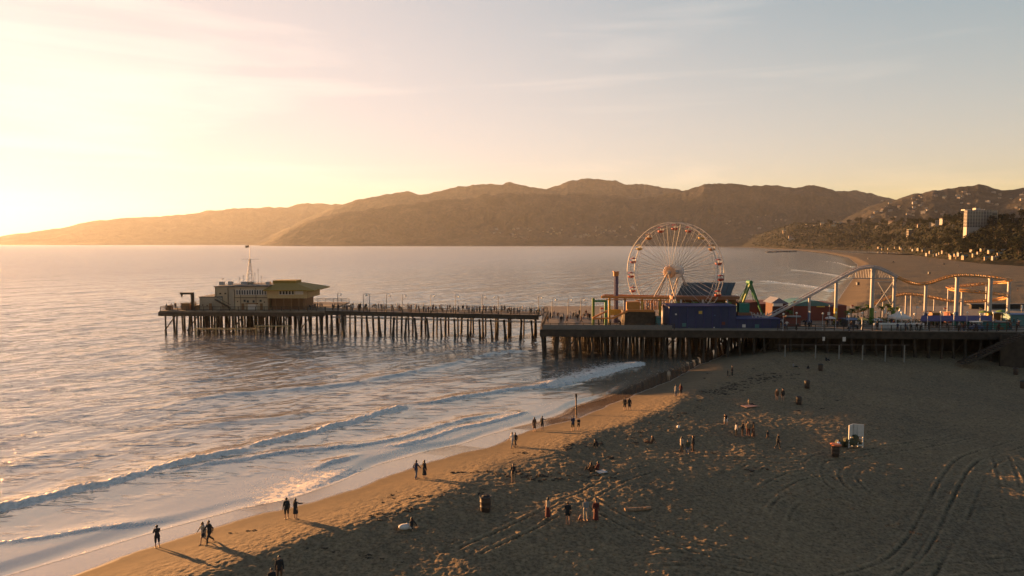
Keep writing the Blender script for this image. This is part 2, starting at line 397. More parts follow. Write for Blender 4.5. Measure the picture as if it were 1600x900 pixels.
def ocean_material():
    m, nt, b = new_mat('sea_water'); N, L = nt.nodes, nt.links
    g = N.new('ShaderNodeNewGeometry')
    fa = N.new('ShaderNodeAttribute'); fa.attribute_name = 'foam'
    sa = N.new('ShaderNodeAttribute'); sa.attribute_name = 'shore'
    # shallow water carries stirred-up sand
    mr = N.new('ShaderNodeMapRange'); mr.inputs['From Min'].default_value = 2; mr.inputs['From Max'].default_value = 40; L.new(sa.outputs['Fac'], mr.inputs['Value'])
    wc = N.new('ShaderNodeMix'); wc.data_type = 'RGBA'; L.new(mr.outputs[0], wc.inputs['Factor'])
    wc.inputs['A'].default_value = (0.20, 0.155, 0.11, 1); wc.inputs['B'].default_value = (0.15, 0.136, 0.115, 1)
    # foam mask: dense at the roller, a lace of cells where thin
    vo = N.new('ShaderNodeTexVoronoi'); vo.feature = 'DISTANCE_TO_EDGE'; vo.inputs['Scale'].default_value = 1.1
    dn = N.new('ShaderNodeTexNoise'); dn.inputs['Scale'].default_value = 0.8; dn.inputs['Detail'].default_value = 5
    L.new(g.outputs['Position'], dn.inputs['Vector'])
    av = N.new('ShaderNodeVectorMath'); av.operation = 'MULTIPLY_ADD'; av.inputs[1].default_value = (1.6, 1.6, 0)
    L.new(dn.outputs['Color'], av.inputs[0]); L.new(g.outputs['Position'], av.inputs[2]); L.new(av.outputs[0], vo.inputs['Vector'])
    n2 = N.new('ShaderNodeTexNoise'); n2.inputs['Scale'].default_value = 2.6; n2.inputs['Detail'].default_value = 6; n2.inputs['Roughness'].default_value = 0.7
    L.new(g.outputs['Position'], n2.inputs['Vector'])
    th = N.new('ShaderNodeMath'); th.operation = 'MULTIPLY_ADD'; th.inputs[1].default_value = 0.9; L.new(vo.outputs['Distance'], th.inputs[0])
    hn = N.new('ShaderNodeMath'); hn.operation = 'MULTIPLY'; hn.inputs[1].default_value = 0.9; L.new(n2.outputs['Fac'], hn.inputs[0]); L.new(hn.outputs[0], th.inputs[2])
    df = N.new('ShaderNodeMath'); df.operation = 'SUBTRACT'; L.new(fa.outputs['Fac'], df.inputs[0]); L.new(th.outputs[0], df.inputs[1])
    fm = N.new('ShaderNodeMapRange'); fm.inputs['From Min'].default_value = -0.20; fm.inputs['From Max'].default_value = 0.10; L.new(df.outputs[0], fm.inputs['Value'])
    gt = N.new('ShaderNodeMapRange'); gt.inputs['From Min'].default_value = 0.03; gt.inputs['From Max'].default_value = 0.15; L.new(fa.outputs['Fac'], gt.inputs['Value'])
    ff = N.new('ShaderNodeMath'); ff.operation = 'MULTIPLY'; L.new(fm.outputs[0], ff.inputs[0]); L.new(gt.outputs[0], ff.inputs[1])
    cm = N.new('ShaderNodeMix'); cm.data_type = 'RGBA'; L.new(ff.outputs[0], cm.inputs['Factor']); L.new(wc.outputs['Result'], cm.inputs['A']); fr_ = N.new('ShaderNodeValToRGB'); fr_.color_ramp.elements[0].position = 0.35; fr_.color_ramp.elements[1].position = 0.62; fr_.color_ramp.elements[0].color = (0.26, 0.245, 0.23, 1); fr_.color_ramp.elements[1].color = (0.60, 0.56, 0.52, 1); L.new(n2.outputs['Fac'], fr_.inputs['Fac']); L.new(fr_.outputs['Color'], cm.inputs['B'])
    L.new(cm.outputs['Result'], b.inputs['Base Color'])
    rr = N.new('ShaderNodeMapRange'); rr.inputs['To Min'].default_value = 0.11; rr.inputs['To Max'].default_value = 0.85; L.new(ff.outputs[0], rr.inputs['Value']); L.new(rr.outputs[0], b.inputs['Roughness'])
    op = N.new('ShaderNodeMapRange'); op.inputs['From Min'].default_value = 60; op.inputs['From Max'].default_value = 500; op.inputs['To Min'].default_value = 0.11; op.inputs['To Max'].default_value = 0.27     # open water is choppier
    L.new(sa.outputs['Fac'], op.inputs['Value']); L.new(op.outputs[0], rr.inputs['To Min'])
    b.inputs['IOR'].default_value = 4.2; b.inputs['Specular Tint'].default_value = (1.0, 0.95, 0.88, 1)
    # ripples: stretched along the wave crests
    mp = N.new('ShaderNodeMapping'); mp.inputs['Rotation'].default_value = (0, 0, R(51 - 90)); mp.vector_type = 'POINT'
    mp.inputs['Rotation'].default_value = (0, 0, R(-39)); mp.inputs['Scale'].default_value = (1.0, 0.5, 1)
    L.new(g.outputs['Position'], mp.inputs['Vector'])
    def bump(scale, dist, prev=None, det=4, vec=None):
        n = N.new('ShaderNodeTexNoise'); n.inputs['Scale'].default_value = scale; n.inputs['Detail'].default_value = det; n.inputs['Roughness'].default_value = 0.55; n.inputs['Distortion'].default_value = 0.4
        L.new(vec or mp.outputs[0], n.inputs['Vector'])
        bp = N.new('ShaderNodeBump'); bp.inputs['Distance'].default_value = dist
        calm = N.new('ShaderNodeMapRange'); calm.inputs['From Min'].default_value = 3; calm.inputs['From Max'].default_value = 22; calm.inputs['To Min'].default_value = 0.18; calm.inputs['To Max'].default_value = 1.0
        L.new(sa.outputs['Fac'], calm.inputs['Value']); L.new(calm.outputs[0], bp.inputs['Strength'])
        L.new(n.outputs['Fac'], bp.inputs['Height'])
        if prev: L.new(prev.outputs[0], bp.inputs['Normal'])
        return bp
    b1 = bump(0.10, 0.18, None, 3); b2 = bump(0.5, 0.07, b1); b3 = bump(2.2, 0.022, b2, 5)
    # scattered short wavelets standing out of the smoother water
    m2 = N.new('ShaderNodeMapping'); m2.inputs['Rotation'].default_value = (0, 0, R(-8)); m2.inputs['Scale'].default_value = (0.30, 1.0, 1)
    L.new(g.outputs['Position'], m2.inputs['Vector'])
    for sc_, hh in ((1.1, 0.20), (0.36, 0.30)):
        wn = N.new('ShaderNodeTexNoise'); wn.inputs['Scale'].default_value = sc_; wn.inputs['Detail'].default_value = 3; wn.inputs['Distortion'].default_value = 0.6; L.new(m2.outputs[0], wn.inputs['Vector'])
        wr = N.new('ShaderNodeMapRange'); wr.interpolation_type = 'SMOOTHSTEP'; wr.inputs['From Min'].default_value = 0.56; wr.inputs['From Max'].default_value = 0.70; L.new(wn.outputs['Fac'], wr.inputs['Value'])
        wb = N.new('ShaderNodeBump'); wb.inputs['Distance'].default_value = hh
        cl = N.new('ShaderNodeMapRange'); cl.inputs['From Min'].default_value = 8; cl.inputs['From Max'].default_value = 30; L.new(sa.outputs['Fac'], cl.inputs['Value']); L.new(cl.outputs[0], wb.inputs['Strength'])
        L.new(wr.outputs[0], wb.inputs['Height']); L.new(b3.outputs[0], wb.inputs['Normal']); b3 = wb
    # foam bubbles
    bf = N.new('ShaderNodeBump'); bf.inputs['Distance'].default_value = 0.26; L.new(ff.outputs[0], bf.inputs['Strength']); L.new(n2.outputs['Fac'], bf.inputs['Height']); L.new(b3.outputs[0], bf.inputs['Normal'])
    L.new(bf.outputs[0], b.inputs['Normal'])
    return m
ocean = grid_obj('ocean', X, Y, Z, ocean_material(), {'foam': foam, 'shore': off}, mask=keep)
ocean['kind'] = 'structure'

# ------------------------------------------------------------------ hills
PXC = lambda x: math.atan((x - CX) / FPX)
def ridge(pts):
    a = np.array([PXC(x) for x, y in pts]); t = np.array([(HORIZON - y) / FPX * math.cos(PXC(x)) for x, y in pts])
    return a, t
LAYERS = [ # skyline, distance, half depth towards us, spur strength
 (ridge([(-300, 378), (-100, 376), (0, 371), (20, 367), (60, 362), (100, 355), (150, 346), (200, 342), (250, 338), (300, 335), (340, 328), (400, 325), (450, 323), (485, 317), (510, 319), (540, 319), (600, 325), (700, 340), (800, 360), (900, 384), (960, 400)]), 13500, 3000, .5),
 (ridge([(380, 388), (430, 366), (480, 342), (520, 324), (545, 318), (560, 312), (600, 305), (640, 301), (660, 303), (700, 297), (740, 289), (795, 286), (815, 291), (850, 296), (880, 288), (900, 283), (925, 282), (950, 283), (985, 290), (1010, 289), (1050, 296), (1090, 303), (1150, 330), (1220, 360), (1300, 384), (1360, 400)]), 10200, 2400, .5),
 (ridge([(400, 388), (440, 362), (480, 346), (520, 334), (600, 325), (700, 312), (780, 303), (820, 302), (870, 303), (940, 306), (1000, 311), (1040, 304), (1075, 297), (1100, 289), (1150, 289), (1175, 293), (1210, 291), (1240, 291), (1262, 287), (1290, 296), (1330, 312), (1380, 335), (1450, 352), (1540, 384), (1600, 400)]), 7600, 1700, .6),
 (ridge([(1130, 400), (1180, 370), (1220, 335), (1290, 299), (1310, 298), (1335, 297), (1380, 308), (1420, 320), (1500, 345), (1580, 384), (1640, 400)]), 9000, 2000, .5),
 (ridge([(1200, 400), (1250, 384), (1300, 352), (1340, 330), (1380, 314), (1420, 305), (1450, 300), (1500, 294), (1525, 292), (1560, 298), (1600, 295), (1700, 288), (1900, 280)]), 5200, 1800, .5),
]
def hill_z(A, RR):
    X = RR * np.sin(A); Y = RR * np.cos(A)
    Z = np.full(A.shape, -60.0)
    rg = ridged(X / 1150 + 4, Y / 1150, 6, 0.55); rg2 = fbm(X / 260, Y / 260, 3)
    for k, ((a, t), D, W, st) in enumerate(LAYERS):
        top = np.interp(A, a, t) * D + CAM_H
        top = top * (1 + 0.075 * (fbm(A * 75 + 7 * k, A * 0 + 3.3 * k, 4, 0.6) - 0.5))
        u = (RR - D) / W
        f = np.where(u < 0, np.clip(1 + u, 0, 1) ** 0.85, np.exp(-(u / 0.6) ** 2))
        # spurs and gullies bite the flank, not the skyline
        bite = smooth(0.0, 0.35, 1 - f) * smooth(0.0, 0.15, f)
        rgk = 0.7 * ridged(X / (0.11 * D) + 3.1 * k, Y / (0.11 * D), 5, 0.6) + 0.3 * ridged(X / (0.032 * D), Y / (0.032 * D) + k, 4, 0.6)
        z = (top + 6) * f * (1 - np.minimum(0.9, bite * st * 2.6 * (1 - rgk) ** 1.2)) + (rg2 - 0.5) * 44 * f - 6
        Z = np.maximum(Z, z)
    return Z
rs = np.concatenate([np.geomspace(3000, 16500, 520)])
A = np.radians(np.linspace(-46, 50, 1000))[None, :] + 0 * rs[:, None]; RR = rs[:, None] + 0 * A
Z = hill_z(A, RR)
def scrub_material(name, c0, c1, c2, s):
    m, nt, b = new_mat(name); N, L = nt.nodes, nt.links
    g = N.new('ShaderNodeNewGeometry')
    n = N.new('ShaderNodeTexNoise'); n.inputs['Scale'].default_value = s; n.inputs['Detail'].default_value = 8; n.inputs['Roughness'].default_value = 0.65
    n2 = N.new('ShaderNodeTexNoise'); n2.inputs['Scale'].default_value = s * 6; n2.inputs['Detail'].default_value = 5; n2.inputs['Roughness'].default_value = 0.7
    L.new(g.outputs['Position'], n.inputs['Vector']); L.new(g.outputs['Position'], n2.inputs['Vector'])
    mx = N.new('ShaderNodeMath'); mx.operation = 'MULTIPLY_ADD'; mx.inputs[1].default_value = 0.45; L.new(n2.outputs['Fac'], mx.inputs[0])
    h = N.new('ShaderNodeMath'); h.operation = 'MULTIPLY'; h.inputs[1].default_value = 0.55; L.new(n.outputs['Fac'], h.inputs[0]); L.new(h.outputs[0], mx.inputs[2])
    cr = N.new('ShaderNodeValToRGB'); e = cr.color_ramp.elements; e[0].position = 0.42; e[0].color = (*c0, 1); e[1].position = 0.60; e[1].color = (*c2, 1)
    k = cr.color_ramp.elements.new(0.5); k.color = (*c1, 1)
    L.new(mx.outputs[0], cr.inputs['Fac']); L.new(cr.outputs['Color'], b.inputs['Base Color']); b.inputs['Roughness'].default_value = 0.95
    sock(b, 'Specular IOR Level', 'Specular').default_value = 0.05
    bp = N.new('ShaderNodeBump'); bp.inputs['Distance'].default_value = 0.35 / s; bp.inputs['Strength'].default_value = 0.8; L.new(mx.outputs[0], bp.inputs['Height']); L.new(bp.outputs[0], b.inputs['Normal'])
    return m
hills = grid_obj('hills', RR * np.sin(A), RR * np.cos(A), Z, scrub_material('chaparral', (0.016, 0.016, 0.015), (0.030, 0.028, 0.025), (0.062, 0.052, 0.043), 0.006), mask=Z > -30)
hills['kind'] = 'structure'

# ------------------------------------------------------------------ coastal bluff
BL_BASE = [(1100, 383.2, 0), (1170, 385.5, 0), (1230, 388, 0), (1300, 389.5, 0), (1360, 391, 0), (1400, 393, 0), (1450, 398, 0), (1500, 404, 0), (1540, 407, 0), (1600, 409, 0), (1700, 414, 0), (1850, 420, 0), (2100, 430, 0)]
BL_TOP = [(1100, 381.5), (1170, 371), (1220, 356), (1240, 349), (1300, 350), (1360, 349), (1400, 347), (1450, 349), (1500, 347), (1560, 345), (1600, 343), (1700, 339), (1900, 330), (2100, 320)]
bx = np.array([PXC(p[0]) for p in BL_BASE]); br = np.array([(CAM_H - 1.5) * FPX / (p[1] - HORIZON) / math.cos(PXC(p[0])) for p in BL_BASE])
tx = np.array([PXC(p[0]) for p in BL_TOP]); tt = np.array([(HORIZON - p[1]) / FPX * math.cos(PXC(p[0])) for p in BL_TOP])
def bluff_z(A, RR):
    X = RR * np.sin(A); Y = RR * np.cos(A)
    r0 = np.interp(A, bx, br); T = np.interp(A, tx, tt)
    gull = ridged(X / (30 + 0.045 * r0) + 2, Y / (30 + 0.045 * r0), 4)
    dep = 0.22 * r0 + 60
    u = (RR - r0 - 10) / dep
    top = T * (r0 + dep) + CAM_H
    f = np.clip(u, -0.05, 1)
    f = np.where(f > 0, f ** 0.75, f)
    z = 1 + (top - 1) * f * (1 - 0.45 * (1 - gull) * 4 * np.clip(f * (1 - f), 0, 1))
    z = z + np.where(u > 1, (u - 1) * top * 0.04, 0) + (fbm(X / 25, Y / 25, 3) - 0.5) * 7 * smooth(0.05, 0.3, f)
    z = np.where(u < 0, 1.0 + u * 40, z)
    return z
rs = np.geomspace(380, 6500, 420)
A = np.radians(np.linspace(math.degrees(PXC(1100)), 52, 620))[None, :] + 0 * rs[:, None]; RR = rs[:, None] + 0 * A
Z = bluff_z(A, RR)
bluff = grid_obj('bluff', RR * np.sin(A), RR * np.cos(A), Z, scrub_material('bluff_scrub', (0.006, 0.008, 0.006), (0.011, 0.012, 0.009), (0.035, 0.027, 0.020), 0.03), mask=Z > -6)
bluff['kind'] = 'structure'

# ------------------------------------------------------------------ haze
HAZE_DENSITY = 1.3e-5
def haze():
    bm = bmesh.new()
    x0, x1, y0, y1, z0, z1 = -21000, 21000, -300, 19500, -70, 990
    vs = [bm.verts.new(c) for c in ((x0, y0, z0), (x1, y0, z0), (x1, y1, z0), (x0, y1, z0), (x0, y0, z1), (x1, y0, z1), (x1, y1, z1), (x0, y1, z1))]
    for f in ((0, 3, 2, 1), (4, 5, 6, 7), (0, 1, 5, 4), (1, 2, 6, 5), (2, 3, 7, 6), (3, 0, 4, 7)): bm.faces.new([vs[i] for i in f])
    me = bpy.data.meshes.new('haze'); bm.to_mesh(me); bm.free()
    m = bpy.data.materials.new('sea_haze'); m.use_nodes = True; nt = m.node_tree; nt.nodes.clear()
    o = nt.nodes.new('ShaderNodeOutputMaterial'); v = nt.nodes.new('ShaderNodeVolumePrincipled')
    v.inputs['Color'].default_value = (0.86, 0.92, 1.0, 1); v.inputs['Density'].default_value = HAZE_DENSITY; v.inputs['Anisotropy'].default_value = 0.45
    nt.links.new(v.outputs[0], o.inputs['Volume']); me.materials.append(m)
    ob = bpy.data.objects.new('haze', me); COL.objects.link(ob); ob['kind'] = 'stuff'
    return ob
haze()
# ------------------------------------------------------------------ mesh builder
class MB:
    def __init__(s): s.v = []; s.f = []; s.sm = []
    def add(s, vs, fs, smooth_=False):
        b = len(s.v); s.v += [tuple(v) for v in vs]; s.f += [tuple(i + b for i in f) for f in fs]; s.sm += [smooth_] * len(fs); return s
    def box(s, c, size, rz=0.0):
        x, y, z = [k / 2 for k in size]; ca, sa = math.cos(rz), math.sin(rz)
        P = [(c[0] + a * x * ca - b * y * sa, c[1] + a * x * sa + b * y * ca, c[2] + d * z) for d in (-1, 1) for a, b in ((-1, -1), (1, -1), (1, 1), (-1, 1))]
        return s.add(P, [(0, 3, 2, 1), (4, 5, 6, 7), (0, 1, 5, 4), (1, 2, 6, 5), (2, 3, 7, 6), (3, 0, 4, 7)])
    def frame(s, d):
        d = Vector(d).normalized(); u = d.cross(Vector((0, 0, 1)))
        if u.length < 1e-3: u = Vector((1, 0, 0))
        u.normalize(); return d, u, u.cross(d).normalized()
    def tube(s, p, q, r0, r1=None, n=8, caps=True):
        r1 = r0 if r1 is None else r1; p, q = Vector(p), Vector(q); d, u, v = s.frame(q - p)
        P = [c + (u * math.cos(2 * math.pi * i / n) + v * math.sin(2 * math.pi * i / n)) * r for c, r in ((p, r0), (q, r1)) for i in range(n)]
        F = [(i, (i + 1) % n, n + (i + 1) % n, n + i) for i in range(n)]
        s.add(P, F, n > 5)
        if caps: s.add(P, [tuple(range(n))[::-1], tuple(range(n, 2 * n))])
        return s
    def bar(s, p, q, w_, h):
        p, q = Vector(p), Vector(q); d, u, v = s.frame(q - p)
        P = [c + u * a * w_ / 2 + v * b * h / 2 for c in (p, q) for a, b in ((-1, -1), (1, -1), (1, 1), (-1, 1))]
        return s.add(P, [(3, 2, 1, 0), (4, 5, 6, 7), (0, 1, 5, 4), (1, 2, 6, 5), (2, 3, 7, 6), (3, 0, 4, 7)])
    def path(s, pts, r, n=6, closed=False):
        pts = [Vector(p) for p in pts]; m = len(pts); P = []
        for i, p in enumerate(pts):
            a = pts[(i - 1) % m] if (closed or i) else p; b = pts[(i + 1) % m] if (closed or i < m - 1) else p
            d, u, v = s.frame(b - a)
            P += [p + (u * math.cos(2 * math.pi * k / n) + v * math.sin(2 * math.pi * k / n)) * r for k in range(n)]
        F = []
        for i in range(m if closed else m - 1):
            a, b = i * n, ((i + 1) % m) * n
            F += [(a + k, a + (k + 1) % n, b + (k + 1) % n, b + k) for k in range(n)]
        return s.add(P, F, n > 5)
    def ball(s, c, r, sc=(1, 1, 1), n=8, rings=5, rnd=0.0):
        P = [(c[0], c[1], c[2] - r * sc[2])]; F = []
        for j in range(1, rings):
            t = -math.pi / 2 + math.pi * j / rings
            for i in range(n):
                a = 2 * math.pi * i / n; k = 1 + random.uniform(-rnd, rnd)
                P.append((c[0] + r * k * sc[0] * math.cos(t) * math.cos(a), c[1] + r * k * sc[1] * math.cos(t) * math.sin(a), c[2] + r * k * sc[2] * math.sin(t)))
        P.append((c[0], c[1], c[2] + r * sc[2])); T = len(P) - 1
        for i in range(n):
            F.append((0, 1 + (i + 1) % n, 1 + i)); F.append((T, 1 + (rings - 2) * n + i, 1 + (rings - 2) * n + (i + 1) % n))
            for j in range(rings - 2):
                a, b = 1 + j * n, 1 + (j + 1) * n; F.append((a + i, a + (i + 1) % n, b + (i + 1) % n, b + i))
        return s.add(P, F, True)
    def prism(s, poly, d):                    # poly: 3D points of one face, d: extrusion vector
        n = len(poly); P = [Vector(p) for p in poly]; d = Vector(d)
        return s.add(P + [p + d for p in P], [tuple(range(n))[::-1], tuple(range(n, 2 * n))] + [(i, (i + 1) % n, n + (i + 1) % n, n + i) for i in range(n)])
    def lathe(s, c, prof, n=16, sc=(1, 1)):      # prof: (r, z)
        P = [(c[0] + r * sc[0] * math.cos(2 * math.pi * i / n), c[1] + r * sc[1] * math.sin(2 * math.pi * i / n), c[2] + z) for r, z in prof for i in range(n)]
        F = [(j * n + i, j * n + (i + 1) % n, (j + 1) * n + (i + 1) % n, (j + 1) * n + i) for j in range(len(prof) - 1) for i in range(n)]
        s.add(P, F, True); m = len(prof)
        return s.add(P, [tuple(range(n))[::-1], tuple(range((m - 1) * n, m * n))])
    def build(s, name, material, parent=None, label=None):
        off = Vector((0, 0, 0)); p = parent
        while p is not None: off += Vector(p.location); p = p.parent
        me = bpy.data.meshes.new(name); me.from_pydata([(v[0] - off.x, v[1] - off.y, v[2] - off.z) for v in s.v], [], s.f)
        me.polygons.foreach_set('use_smooth', s.sm); me.materials.append(material); me.validate(); me.update()
        o = bpy.data.objects.new(name, me); COL.objects.link(o); o.parent = parent
        if label: o['label'] = label
        return o
def tag(o, label, cat, group=None, kind=None):
    o['label'] = label; o['category'] = cat
    if group: o['group'] = group
    if kind: o['kind'] = kind
    return o
def thing(name, loc, label, cat, group=None):
    o = bpy.data.objects.new(name, None); COL.objects.link(o); o.location = loc; o.empty_display_size = 0.5
    return tag(o, label, cat, group)
def recenter(o):
    """a one-mesh thing: origin to the middle of its base"""
    me = o.data; co = np.empty(len(me.vertices) * 3); me.vertices.foreach_get('co', co); co = co.reshape(-1, 3)
    c = (co.min(0) + co.max(0)) / 2; c[2] = co[:, 2].min(); co -= c
    me.vertices.foreach_set('co', co.ravel()); me.update(); o.location = Vector(o.location) + Vector(c); return o
def copy_tree(o, loc, rz=0.0, sc=1.0, label=None, parent=None):
    c = o.copy(); COL.objects.link(c)
    if parent is None:
        c.location = loc; c.rotation_euler = (0, 0, rz); c.scale = (sc,) * 3 if not isinstance(sc, tuple) else sc
        if label: c['label'] = label
    else: c.parent = parent
    for ch in o.children: copy_tree(ch, None, parent=c)
    return c
ORD = ['first', 'second', 'third', 'fourth', 'fifth', 'sixth', 'seventh', 'eighth', 'ninth', 'tenth', 'eleventh', 'twelfth', 'thirteenth', 'fourteenth', 'fifteenth', 'sixteenth', 'seventeenth', 'eighteenth', 'nineteenth', 'twentieth']

TIMBER = mat('weathered_timber', (0.048, 0.035, 0.024), 0.85, var=0.35, scale=1.5)
PILE = mat('tarred_pile', (0.032, 0.024, 0.017), 0.8, var=0.5, scale=1.0)
DECK = mat('deck_boards', (0.16, 0.125, 0.09), 0.8, var=0.3, scale=0.8)
WHITE = mat('white_paint', (0.50, 0.48, 0.45), 0.5, var=0.08)
CREAM = mat('cream_stucco', (0.33, 0.26, 0.175), 0.85, var=0.12, scale=0.5)
GREYW = mat('grey_stucco', (0.26, 0.22, 0.165), 0.85, var=0.15, scale=0.6)
GLASS = mat('dark_glass', (0.03, 0.035, 0.04), 0.12, spec=0.6)
YELLOW = mat('yellow_paint', (0.42, 0.27, 0.05), 0.5)
ORANGE = mat('orange_paint', (0.42, 0.16, 0.04), 0.4)
RED = mat('red_paint', (0.42, 0.05, 0.03), 0.5)
DKRED = mat('faded_red_wall', (0.12, 0.035, 0.025), 0.75, scale=0.6)
GREEN = mat('green_paint', (0.035, 0.13, 0.05), 0.5)
LGREEN = mat('light_green_paint', (0.10, 0.16, 0.03), 0.5)
TEAL = mat('teal_paint', (0.05, 0.13, 0.135), 0.55)
BLUEW = mat('violet_blue_wall', (0.028, 0.034, 0.075), 0.7, var=0.1, scale=0.4)
BLUE = mat('blue_paint', (0.05, 0.09, 0.18), 0.5)
PURPLE = mat('purple_canvas', (0.07, 0.055, 0.12), 0.8)
GREY = mat('grey_steel', (0.30, 0.30, 0.31), 0.45, 0.4)
DARK = mat('dark_metal', (0.035, 0.035, 0.038), 0.5, 0.3)
SLATE = mat('dark_roofing', (0.055, 0.065, 0.07), 0.7, scale=0.7)
BROWN = mat('brown_paint', (0.16, 0.08, 0.035), 0.7)
CANVAS = mat('white_canvas', (0.46, 0.43, 0.40), 0.8, var=0.05)
LAMPM = mat('milk_glass', (0.6, 0.58, 0.5), 0.3)

# ------------------------------------------------------------------ pier
DZ = 6.0
P1 = (-89.0, 177.0); P2 = (-46.5, 176.0); P3 = (6.5, 166.0)
pier = thing('pier', (6, 150, 0), 'long wooden amusement pier on rows of dark timber piles reaching into the sea', 'pier')
def slab(poly, z0, z1): return MB().prism([(x, y, z0) for x, y in poly], (0, 0, z1 - z0))
end_poly = [(-89, 177), (-47, 176), (-47, 203), (-86, 205)]
walk_poly = [(-47, 176.4), (6.5, 165.6), (9, 174.6), (-47, 185.9)]
main_poly = [(5.8, 139), (128, 133), (132, 190), (9, 190)]
for nm, poly in (('end_deck', end_poly), ('walkway_deck', walk_poly), ('main_deck', main_poly)):
    slab(poly, DZ - 0.35, DZ).build(nm, DECK, pier)
def edge_beam(a, b, z0, z1, t=0.35, out=0.12):
    m = MB(); m.bar((a[0], a[1] - out, (z0 + z1) / 2), (b[0], b[1] - out, (z0 + z1) / 2), t, z1 - z0); return m
edge_beam((-89.2, 177), (-47, 176), DZ - 1.35, DZ - 0.36).build('edge_beam', TIMBER, pier)
edge_beam((-47, 176.3), (6.3, 165.5), DZ - 1.0, DZ + 0.05).build('edge_beam', TIMBER, pier)
edge_beam((5.6, 139), (128, 133), DZ - 1.5, DZ - 0.1, 0.4).build('edge_beam', PILE, pier)
m = MB(); m.bar((5.7, 139, DZ - .8), (8.9, 190, DZ - .8), .35, 1.4); m.build('edge_beam', TIMBER, pier)
m = MB(); m.bar((-89, 177, DZ - .8), (-86, 205, DZ - .8), .35, 1.1); m.build('edge_beam', TIMBER, pier)
# pipes slung under the walkway
m = MB()
for k, z in enumerate((DZ - 1.5, DZ - 1.85)):
    a, b = Vector((-46, 177.0 + k, z)), Vector((8, 166.2 + k, z - 0.1)); m.tube(a, b, 0.09)
m.build('service_pipe', GREY, pier)
# rows of piles under stringers
front, rest = [], []
def zg(x, y): return float(land_z(np.array([x]), np.array([y]))[0][0])
def pile_mb(m, x, y, lean=0.0, r=0.27, big=False, top=DZ - 1.3):
    zb = min(-2.0, zg(x, y) - 1.2)
    tx = x - lean * 0.12
    lx = lambda z: tx + (x - tx) * (top - z) / (top + 1)
    m.tube((lx(zb), y, zb), (lx(top), y, top), r * 1.05, r * 0.9, 8)
    if big: m.tube((lx(-.6), y, -0.6), (lx(1.0), y, 1.0), r * 1.45, r * 1.15, 8)     # mussels and weed round the waterline
def bent(ax, ay, bx, by, n, mainrow, salt):
    """one cross row of piles from (ax, ay) at the near edge to (bx, by)"""
    rr = random.Random(salt)
    for k in range(n):
        t = k / (n - 1); x = ax + (bx - ax) * t + rr.uniform(-.18, .18); y = ay + (by - ay) * t + rr.uniform(-.15, .15)
        (front if (k == 0 and mainrow) else rest).append((x, y, rr.choice((-3, 0, 0, 0, 2, 4)) if k == 0 else rr.uniform(-2, 2), rr.uniform(.22, .32)))
caps = MB()
for i in range(15):
    x = -88 + i * 2.85; bent(x, 177.6, x + 1.2, 203, 7, True, i); caps.bar((x, 177.4, DZ - 1.1), (x + 1.2, 203.5, DZ - 1.1), .35, .5)
for i in range(17):
    t = (i + .5) / 17; x = -47 + 53.5 * t; y = 177 - 10.8 * t
    bent(x, y, x + 1.0, y + 8.4, 3, True, 100 + i); caps.bar((x, y - .3, DZ - .75), (x + 1, y + 9, DZ - .75), .4, .5)
for i in range(50):
    x = 6.6 + i * 2.4; y = 139.6 - (x - 5.8) * 0.049
    bent(x, y, x + 2.0, 189, 9, True, 200 + i); caps.bar((x, y - .2, DZ - 1.3), (x + 2, 189, DZ - 1.3), .4, .55)
caps.build('cross_cap', TIMBER, pier)
for x, y, ln, r in front:
    m = MB(); pile_mb(m, x, y, ln, r, True); m.build('pile', PILE, pier)
rest.sort(key=lambda q: q[1] + (0 if q[0] < 12 else 60))
for x, y, ln, r in rest[:18]:
    m = MB(); pile_mb(m, x, y, ln, r, True); m.build('pile', PILE, pier)
m = MB()
for x, y, ln, r in rest[18:]: pile_mb(m, x, y, ln, r)
o = m.build('rear_pile_rows', PILE, pier); o['kind'] = 'stuff'
# raking braces, lower catwalk and boat landing at the end
BR = [((-88 + i * 2.85, 177.3, .8), (-88 + (i + 1) * 2.85, 177.3, DZ - 1.3)) for i in range(0, 14, 2)]
BR += [((6.6 + i * 3.25, 139.2, .9), (6.6 + (i + 1) * 3.25, 139.0, DZ - 1.5)) for i in range(1, 30, 3)]
for q_ in BR: MB().bar(q_[0], q_[1], .18, .25).build('diagonal_brace', TIMBER, pier)
m = MB(); m.box((-71, 175.6, 1.6), (17, 1.6, .2)); m.box((-60, 175.4, 2.3), (9, 1.4, .18))
for x in (-79, -74, -69, -64, -56): m.tube((x, 175.0, -1), (x, 175.0, 2.6), .14)
m.build('boat_landing', mat('wet_planks', (0.30, 0.22, 0.11), .4), pier)
def railing(pts, h=1.1, step=2.2, mt=TIMBER, nm='railing'):
    m = MB()
    for a, b in zip(pts, pts[1:]):
        a, b = Vector(a), Vector(b); n = max(1, int((b - a).length / step))
        for i in range(n + 1):
            p = a + (b - a) * i / n; m.box((p.x, p.y, p.z + h / 2), (.12, .12, h))
        for z in (h - .04, h * .66, h * .33): m.bar(a + Vector((0, 0, z)), b + Vector((0, 0, z)), .1, .1)
    m.build(nm, mt, pier)
railing([(-88.8, 177.2, DZ), (-47, 176.2, DZ)]); railing([(-47, 176.6, DZ), (6.3, 165.8, DZ)]); railing([(-47, 185.6, DZ), (8.8, 174.5, DZ)])
railing([(-88.8, 177.2, DZ), (-86, 204.6, DZ), (-47, 202.6, DZ)])
railing([(6.0, 139.3, DZ), (32, 138, DZ)], 1.15, 1.6); railing([(6.0, 139.3, DZ), (8.6, 166, DZ)])
railing([(52, 137.0, DZ), (126, 133.4, DZ)], 1.15, 1.8)
m = MB(); m.bar((6.1, 139.0, DZ + .45), (31.5, 137.7, DZ + .45), .06, .9)
m.build('parapet', mat('grey_boards', (.13, .115, .10), .8), pier)

